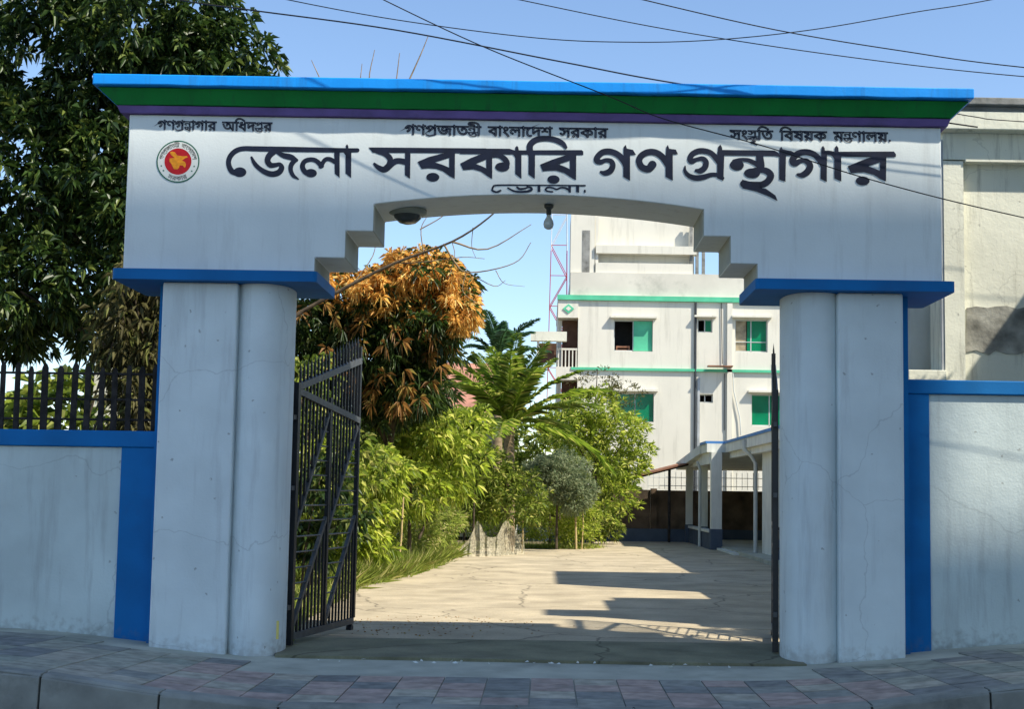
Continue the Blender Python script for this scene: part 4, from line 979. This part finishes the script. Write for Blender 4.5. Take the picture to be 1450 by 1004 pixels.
# mango tree with orange flush
o1 = (-3.4, 14.5, 0)
top = [(-2.75, 14, 6.0, .85, 1.1, .55), (-2.3, 14, 5.8, .7, 1.0, .6), (-1.9, 14, 5.3, .5, .9, .45), (-3.5, 13.8, 5.6, .75, 1.0, .45), (-3.1, 13.7, 5.35, .5, .6, .35), (-4.5, 13.5, 6.1, .35, .6, .45), (-2.2, 14.3, 6.05, .4, .8, .4)]
und = [(-2.8, 14.3, 5.0, 1.15, 1.2, 1.0), (-3.8, 14.2, 4.7, 1.1, 1.2, 1.2), (-4.8, 14.2, 4.6, .9, 1.1, 1.2), (-2.9, 14.4, 3.7, 1.0, 1.0, .6), (-4.4, 14.2, 3.2, 1.0, 1.0, .8)]
brn = [(-3.2, 13.6, 4.4, 1.2, .8, 1.1), (-4.7, 13.4, 4.7, .8, .7, .9), (-2.2, 13.9, 5.0, .45, .7, .6), (-3.0, 13.3, 3.6, .9, .6, .4)]
tree('mango_tree', 'mango tree flushed with orange young leaves behind the left gate leaf', 'tree', o1, blobs_rel(und, o1), 1700, 11, .23, .042, L_deep,
     [([(0, 0, 0), (.1, 0, 2.4), (.4, -.2, 4.2), (.7, -.4, 5.6)], .13, .04), ([(.1, 0, 2.6), (-.6, 0, 3.9), (-1.1, -.3, 5.2)], .07, .02), ([(.3, -.1, 3.6), (1.0, 0, 4.6), (1.3, -.2, 5.4)], .06, .02)],
     .45, -.1, .6, extra=[('orange_leaves', blobs_rel(top, o1), 1050, 14, .18, .034, L_orange, .1), ('green_tips', blobs_rel([(a+.1, b_-.1, c, r*1.02, s_*1.02, q*1.05) for a, b_, c, r, s_, q in top], o1), 150, 12, .20, .038, L_deep, .1), ('brown_leaves', blobs_rel(brn, o1), 90, 12, .22, .038, L_brown, -.35)])
# bare branches
bt = thing('bare_tree', 'leafless tree with thin bare branches reaching right under the arch', 'tree', (-4.6, 9, 0))
X = lambda *p: [(a+4.6, b_-9, c) for a, b_, c in p]
limbs(bt, [(X((-4.9, 9.3, 0), (-4.8, 9.2, 2.4), (-4.5, 9.0, 4.2), (-4.13, 9, 4.63)), .06, .035),
           (X((-4.13, 9.0, 4.63), (-3.31, 9.0, 5.1), (-2.6, 9.0, 5.47), (-1.65, 9.0, 5.85), (-1.04, 9.0, 6.27), (-.6, 9.1, 6.75)), .034, .010)], M['bark'], 'trunk')
limbs(bt, [(X((-1.65, 9.0, 5.85), (-1.05, 9.05, 5.74), (-0.31, 9.1, 6.19)), .02, .006),
           (X((-1.79, 9.0, 5.81), (-1.6, 9, 5.5), (-1.4, 9.0, 5.33), (-0.92, 8.9, 5.37), (-0.51, 8.9, 5.53), (-0.31, 8.9, 5.84)), .018, .006),
           (X((-2.12, 9.0, 5.62), (-2.18, 9.0, 6.05), (-2.07, 9.0, 6.3)), .012, .005), (X((-1.41, 9.0, 5.35), (-0.93, 9.0, 5.1), (-0.73, 9.0, 5.2)), .010, .004),
           (X((-2.6, 9, 5.47), (-2.2, 9.1, 5.5), (-1.5, 9.2, 5.62), (-1.1, 9.2, 5.6)), .012, .005), (X((-1.3, 9, 6.1), (-1.32, 9.1, 5.8), (-1.25, 9.1, 5.6)), .008, .004),
           (X((-3.31, 9, 5.1), (-3.0, 9.1, 5.6), (-2.95, 9.1, 6.0)), .012, .005),
           (X((-2.2, 9, 6.05), (-1.8, 9, 6.3), (-1.35, 9, 6.75)), .012, .005),
           (X((-1.4, 9, 5.33), (-1.45, 9, 5.0), (-1.2, 9, 4.8)), .009, .004), (X((-0.9, 9, 5.37), (-.75, 9, 5.15), (-.4, 9, 5.1)), .008, .003), (X((-1.65, 9, 5.85), (-1.6, 9, 5.6), (-1.7, 9, 5.2)), .009, .004)], M['pale_bark'], 'twigs', 5)
tt = thing('bare_treetop', 'dead twigs sticking up behind the cornice left of centre', 'tree', (-3.2, 11, 0))
X2 = lambda *p: [(a*1.0889+3.2, 2.0-2.0, 1.6+(c-1.6)*1.0889) for a, b_, c in p]
limbs(tt, [([(-2.0, .3, 0), (-1.95, .2, 4), (-1.8, .1, 6.4), (-.6, 0, 7.2), (.3, 0, 7.6)], .08, .03)], M['pale_bark'], 'trunk')
limbs(tt, [(X2((-3.5, 9, 7.7), (-3.9, 9, 8.5), (-4.13, 9, 8.97)), .02, .006), (X2((-3.1, 9, 8.0), (-3.27, 9, 8.5), (-3.26, 9, 8.92)), .016, .006), (X2((-3.0, 9, 7.9), (-3.13, 9, 8.6), (-3.05, 9, 9.17)), .018, .006),
           (X2((-2.8, 9, 7.8), (-2.68, 9, 8.5), (-2.62, 9, 9.12)), .02, .007), (X2((-2.9, 9, 7.6), (-2.6, 9, 8.3), (-2.44, 9, 8.66), (-2.25, 9, 9.12), (-2.14, 9, 9.42)), .024, .007)], M['pale_bark'], 'twigs', 5)

# palms
def palm(label, loc, n, L0, m, lean=0, seed=3, h=1.2, up0=(20, 80), lw=.05, nl=64):
    R = random.Random(seed)
    t = thing('palm', label, 'palm', loc)
    MB().tube([(0, 0, -.3), (.03, 0, h*.5), (0, 0, h)], [.22, .17, .14], 10).build('trunk', M['pale_bark'], t)
    for i in range(n):
        az = 2*math.pi*(i*.381966) + R.uniform(-.2, .2)
        el = math.radians(up0[0] + (up0[1]-up0[0])*((i+.5)/n)**.62 + R.uniform(-6, 6))
        L_ = L0 * R.uniform(.8, 1.1) * (.75 + .25*(1 - i/n)) 
        ca, sa_ = math.cos(az), math.sin(az)
        pts = []; x_ = 0; z_ = h; e = el; K = 12
        for k in range(K+1):
            pts.append(Vector((x_*ca, x_*sa_, z_)))
            x_ += math.cos(e)*L_/K; z_ += math.sin(e)*L_/K
            e -= math.radians(R.uniform(2.8, 5.2))*(1.15 - .4*i/n)
        fr = MB().tube(pts, [.035*(1-.85*k/K) + .004 for k in range(K+1)], 5).build('frond', m, t)
        PP = []; DD = []; LL = []
        for k in range(nl):
            u = .14 + .86*k/nl
            f = u*K; a = min(int(f), K-1); p = pts[a].lerp(pts[a+1], f-a); tg = (pts[a+1]-pts[a]).normalized()
            sd = tg.cross(Vector((0, 0, 1))).normalized(); nn_ = sd.cross(tg)
            ll = L_*.20*math.sin(math.pi*min(1, .12+.86*u))**.6
            for s_ in (-1, 1):
                PP.append(p); DD.append(tg*.75 + sd*s_*.9 + nn_*R.uniform(.0, .35) + Vector((R.uniform(-.1, .1),)*3)); LL.append(ll)
        leaf_mesh('leaflets', [tuple(p) for p in PP], [tuple(d_) for d_ in DD], np.array(LL), lw, m, fr, .25, .2)
    return t
palm('young coconut palm with long arching fronds in the middle of the garden', (-1.05, 24, .3), 24, 3.3, L_palm, seed=5, h=3.2, up0=(-8, 88), lw=.030)
palm('darker palm crown standing behind the young coconut palm', (-1.65, 31, 0), 13, 2.2, L_palm2, seed=9, h=6.1, up0=(25, 86), lw=.05)

# garden shrubs, near to far
tree('mango_sapling', 'light green leafy sapling mass just behind the left gate leaf', 'shrub', (-3.4, 8.8, 0),
     [(-.6, 0, 2.0, .7, .7, 1.2), (.1, .6, 1.9, .55, .7, .9), (-.8, .8, 3.3, .6, .6, .7), (-1.0, .2, 1.0, .7, .6, .8)], 360, 9, .20, .05, L_mid,
     [([(-.5, 0, 0), (-.5, 0, 2.0), (-.7, 0, 3.2)], .04, .015)], .5, .1, .6)
tree('bright_sapling', 'bright yellow green young mango bush under the orange tree', 'shrub', (-2.9, 15.5, 0),
     [(.2, 0, 2.9, 1.0, .8, .75), (-.9, 0, 2.5, .9, .8, 1.0), (.9, .5, 2.2, .7, .7, .8), (-.2, -.4, 1.6, 1.0, .6, .8), (1.1, 1.2, 3.1, .6, .7, .5)], 560, 10, .23, .05, L_bright,
     [([(0, 0, 0), (0, 0, 2.4)], .05, .02), ([(.2, 0, .6), (.9, .3, 2.4)], .03, .012)], .45, .25, .6)
tree('low_bush', 'low green bush behind the draped net at the bend of the drive', 'shrub', (-1.9, 22.5, 0),
     [(-.6, .5, 1.6, 1.1, .8, 1.0), (.5, .8, 1.9, .8, .8, .8), (-1.6, -.5, 2.2, .9, .8, 1.2), (1.2, .4, 1.5, .8, .6, .9), (.4, .5, 2.2, .6, .6, .6)], 900, 9, .17, .045, L_mid, [([(0, 0, 0), (0, 0, 1.6)], .04, .02)], .3, .4)
tree('feathery_bush', 'fine leaved bright green bush at the front corner of the garden bed', 'shrub', (.15, 27.5, 0),
     [(0, 0, .95, 1.35, .8, .95), (.9, .2, .8, .8, .7, .75), (-.8, .2, 1.4, .8, .7, .8), (-1.6, .3, .9, .6, .6, .7)], 1500, 9, .12, .03, L_bright, [([(0, 0, 0), (0, 0, 1.0)], .03, .02)], .2, .45)
tree('grey_shrub', 'rounded grey green shrub between the palm and the tall leafy tree', 'shrub', (.35, 26.2, 0),
     [(0, 0, 2.1, .95, .7, .75), (-.5, .2, 2.2, .6, .5, .5), (.5, .1, 1.6, .7, .5, .6)], 1500, 10, .13, .032, L_grey, [([(0, 0, 0), (0, 0, 2.3)], .04, .02)], .1, .2)
tree('leafy_tree', 'bright green leafy young tree in front of the white house', 'tree', (1.5, 29, 0),
     [(.0, 0, 4.3, 1.1, .9, .75), (.9, 0, 3.7, .9, .8, .55), (-.7, 0, 3.6, 1.0, .8, .7), (.8, .1, 2.5, .95, .7, .6), (-.1, 0, 2.9, .8, .7, .6), (1.5, .2, 3.1, .45, .6, .3), (.7, 0, 1.5, .8, .6, .5)],
     760, 10, .21, .05, L_bright,
     [([(0, 0, 0), (.1, 0, 1.8), (0, 0, 3.4), (.1, 0, 5.6)], .05, .012), ([(.1, 0, 1.6), (.7, 0, 2.9), (1.3, 0, 3.7)], .03, .01), ([(0, 0, 2.2), (-.6, 0, 3.4), (-.9, 0, 4.3)], .03, .01)], .2, .55, .5,
     bark=M['bark'], extra=[('brown_tips', [(.1, 0, 5.1, .8, .6, .5), (1.0, 0, 4.8, .6, .5, .4)], 150, 5, .13, .035, L_vine, .5)])
tree('creeper_bush', 'small dark shrub at the foot of the leafy tree near the rear wall', 'shrub', (1.9, 31.5, 0),
     [(0, 0, .8, .7, .6, .8), (.3, 0, 2.1, .6, .5, .5)], 420, 9, .17, .045, L_mid, [([(0, 0, 0), (0, 0, 1.8)], .03, .02)], .3, .4)
tree('back_thicket', 'mass of deep green trees closing the garden behind the palm', 'trees', (-3, 38, 0),
     [(-2.4, -4, 2.6, 2.0, 1.5, 2.0), (.6, -3, 2.2, 1.8, 1.2, 1.8), (3.0, -3, 2.6, 1.5, 1.2, 2.2), (-6, -4, 3.4, 2.5, 2, 3), (5.0, 0, 2.0, 1.6, 1.2, 1.9)], 2400, 8, .34, .09, L_mid, None, .3, .3)
t = thing('dark_shrub', 'dark dangling leaves and a yellow leaf beside the foot of the left gate leaf', 'shrub', (-2.95, 6.2, 0))
C, d = blob_points([(0, 0, 1.15, .4, .35, .30), (-.5, .2, .9, .4, .35, .45), (-.3, 0, 1.8, .5, .3, .4)], 120, .3); P, D = rosettes(C, d, 8, -.3, .5)
leaf_mesh('leaves', P, D, .17, .06, L_deep, t, .4)
limbs(t, [([(-.5, 0, 0), (-.3, 0, .9), (.2, 0, 1.3)], .02, .008), ([(-.6, .1, 0), (-.5, 0, 1.0), (-.3, 0, 2.0)], .02, .008)], M['bark'], 'stem', 5)

tree('young_mango', 'loose light green sapling filling the gap between gate leaf and bright bush', 'shrub', (-3.0, 11.5, 0),
     [(-.6, 0, .9, .8, .6, .7), (-.1, .4, 1.9, .55, .6, .6), (-1.0, .3, 2.0, .6, .6, .7)], 620, 9, .19, .045, L_bright,
     [([(-.5, 0, 0), (-.4, 0, 1.8)], .03, .01)], .45, .2)
tree('weedy_bush', 'tall weedy bush at the foot of the bright bush along the drive', 'shrub', (-2.9, 17.5, 0),
     [(-.3, 0, .8, .9, 1.4, .75), (.3, 2.5, .8, .6, 1.2, .7), (-1.2, 1, 1.2, .8, 1.0, .9)], 1100, 9, .14, .032, L_grass, [([(0, 0, 0), (0, 0, 1)], .02, .01)], .3, .4)
tree('garden_bush', 'yellow green bush left of the palm above the netting', 'shrub', (-2.3, 25, 0),
     [(.0, 0, 2.3, .9, .8, .9), (-1.1, 0, 3.0, .9, .8, .9), (.6, .3, 1.5, .7, .7, .8)], 900, 10, .19, .045, L_bright, [([(0, 0, 0), (0, 0, 2)], .04, .02)], .35, .35)

tree('added_shade_tree', 'unseen small leafy tree added to shade the drive, just outside the right edge, behind the boundary wall', 'tree', (6.2, .7, 0),
     [(0, 0, 4.8, .72, .5, .75), (-.3, .2, 4.2, .45, .4, .4)], 260, 7, .15, .05, L_dark, [([(.1, 0, 0), (0, 0, 2.5), (0, 0, 4.8)], .06, .02)], .3, .2)  # out of view, added to throw dappled shade on the driveway
# ground cover
def scatter(name, label, cat, poly_fn, n, Ln, W, m, zmax=.0, up=1.2):
    P = np.array([poly_fn() for _ in range(n)])
    D = rng.normal(size=(n, 3))*.55 + np.array([[0, 0, up]])
    o = leaf_mesh(name, P, D, Ln, W, m, None, .12)
    return tag(o, label, cat, kind='stuff')
def bed():
    y = rnd.uniform(.9, 1)**0 * rnd.uniform(.9, 27)
    w = abs(rnd.gauss(0, 1))*1.1
    return (edge_l(y) - .0 - w + rnd.uniform(-.05, .12), y, -.08)
scatter('grass', 'green grass and weeds growing along the left edge of the drive', 'grass', bed, 26000, .20, .018, L_grass)
def tallw():
    y = rnd.uniform(9, 22); return (edge_l(y) - .05 - abs(rnd.gauss(0, .6)), y, -.08)
scatter('tall_grass', 'tall pale weeds standing between the bamboo stakes', 'grass', tallw, 5000, .55, .016, L_grass)
def bed2():
    a = rnd.random(); x = -2.1 + 3.6*a; return (x + rnd.gauss(0, .2), 27.1 + abs(rnd.gauss(0, .8)) + max(0, x-.9)*1.5, -.08)
scatter('grass', 'low weeds along the back edge of the drive by the garden bed', 'grass', bed2, 5000, .20, .02, L_grass)
def litter():
    y = rnd.uniform(2.0, 4.5); return (rnd.gauss(-1.5, .7), y, -.033)
P = np.array([litter() for _ in range(200)]); D = rng.normal(size=(200, 3)); D[:, 2] *= .05
tag(leaf_mesh('dry_leaves', P, D, .035, .02, L_brown, None, .0), 'scatter of dry brown leaf litter on the concrete near the left gate leaf', 'leaf litter', kind='stuff')

P = np.array([(rnd.uniform(-2.2, 2.0), rnd.gauss(-.22, .12), -.045) for _ in range(26)]); D = rng.normal(size=(26, 3)); D[:, 2] *= .05
tag(leaf_mesh('paper_scraps', P, D, .06, .03, M['emblem_white'], None, .0), 'few white paper scraps lying across the threshold of the gateway', 'litter', kind='stuff')

# stakes and net
def stake(label, base, top_, r=.022):
    t = thing('bamboo_stake', label, 'stake', base, 'bamboo stakes along the garden bed')
    v = Vector(top_) - Vector(base)
    MB().tube([(0, 0, 0), v*.5+Vector((.015, 0, 0)), v], [r, r*.9, r*.75], 7).build('pole', M['bamboo'], t)
    MB().tube([v*.72+Vector((-.028, -.02, 0)), v*.72+Vector((.028, -.02, .01))], .012, 5).build('tie', M['dark_wood'], t)
stake('nearest bamboo stake at the left edge of the drive, tall and thin', (-2.88, 13.2, -.05), (-2.82, 13.3, 1.5))
stake('bamboo stake just left of the draped net', (-2.55, 19.6, -.05), (-2.6, 19.7, 1.45))
stake('bamboo stake at the far right corner of the garden bed', (.95, 26.9, -.05), (.85, 27.0, 1.95), .035)
stake('thin bamboo stake just right of the corner stake', (1.12, 27.1, -.05), (1.15, 27.2, 1.3), .02)
stake('bamboo stake at the right end of the draped net', (-.62, 23.3, -.05), (-.6, 23.3, .95))
t = thing('draped_net', 'brown netting draped over short stakes at the bend of the drive', 'net', (-2.3, 21, 0))
mb = MB(); nx_, nz_ = 160, 14; vs = []
for j in range(nz_+1):
    for i in range(nx_+1):
        u, v = i/nx_, j/nz_
        pk = .5 + .5*math.cos((u*2.35-.72)*2*math.pi)
        hgt = (.50 + .42*pk**1.5) * min(1, .35+u*2.2) * (1 if u < .9 else 1-(u-.9)*2)
        g = (1-v)*.5+.5
        y = .22*math.sin(u*9) + g*(.09*math.sin(u*47+v*1.5)+.035*math.sin(u*101+1)) - .30*(1-v)**2 + u*2.2
        vs.append((u*1.75 + .02*math.sin(v*3+u*20), y, -.05 + v*hgt))
mb.add(vs, [(j*(nx_+1)+i, j*(nx_+1)+i+1, (j+1)*(nx_+1)+i+1, (j+1)*(nx_+1)+i) for j in range(nz_) for i in range(nx_)], True)
mb.build('netting', M['net'], t)

# =================================================================== WIRES
def wire(label, pts, r=.009):
    t = MB().tube([tuple(p) for p in cr3(pts)], r*.72, 6).build('overhead_wire', M['wire'])
    tag(t, label, 'wire', 'overhead wires crossing above the gateway')
wire('dark wire running from the upper left down to the cornice right of centre', [(-13.109, 0.25, 8.987), (-7.109, 0.25, 7.288), (-4.109, 0.25, 6.759), (-3.215, 0.25, 6.637), (-1.651, 0.25, 6.444), (0.136, 0.25, 6.125), (1.473, 0.25, 5.897), (4.473, 0.25, 5.505)], 0.011)
wire('steep wire dropping from the top edge across the cornice and the end of the headline', [(-11.201, -0.55, 12.452), (-5.201, -0.55, 8.431), (-2.201, -0.55, 6.741), (-1.668, -0.55, 6.462), (-0.643, -0.55, 5.991), (0.551, -0.55, 5.533), (1.111, -0.55, 5.308), (2.087, -0.55, 5.054), (3.2, -0.55, 4.719), (4.657, -0.55, 4.377), (7.657, -0.55, 3.793), (10.657, -0.55, 3.293)], 0.008)
wire('thin sagging wire, lowest above the middle of the cornice and rising to the upper right', [(-12.451, -0.4, 9.776), (-6.451, -0.4, 7.503), (-3.451, -0.4, 6.686), (-2.805, -0.4, 6.536), (-1.587, -0.4, 6.323), (-0.158, -0.4, 6.158), (0.841, -0.4, 6.132), (1.698, -0.4, 6.176), (2.627, -0.4, 6.295), (3.631, -0.4, 6.489), (4.638, -0.4, 6.684), (7.638, -0.4, 7.385), (13.638, -0.4, 9.427)], 0.007)
wire('upper of the two wires falling to the right edge', [(-8.67, -0.45, 9.935), (-2.67, -0.45, 7.562), (0.33, -0.45, 6.696), (0.933, -0.45, 6.546), (2.243, -0.45, 6.264), (3.516, -0.45, 6.069), (4.717, -0.45, 5.924), (7.717, -0.45, 5.682), (13.717, -0.45, 5.837)], 0.008)
wire('lower of the two wires falling to the right edge', [(-9.948, -0.38, 9.564), (-3.948, -0.38, 7.431), (-0.948, -0.38, 6.685), (-0.306, -0.38, 6.551), (1.189, -0.38, 6.271), (2.966, -0.38, 6.025), (4.741, -0.38, 5.853), (7.741, -0.38, 5.682), (13.741, -0.38, 5.981)], 0.007)
wire("short dark wire passing in front of the cream building's cornice", [(3.9, 1.5, 6.15), (4.198, 1.5, 6.093), (4.845, 1.5, 5.98), (5.412, 1.5, 5.932), (8.412, 1.5, 5.798), (14.412, 1.5, 6.17)], 0.008)
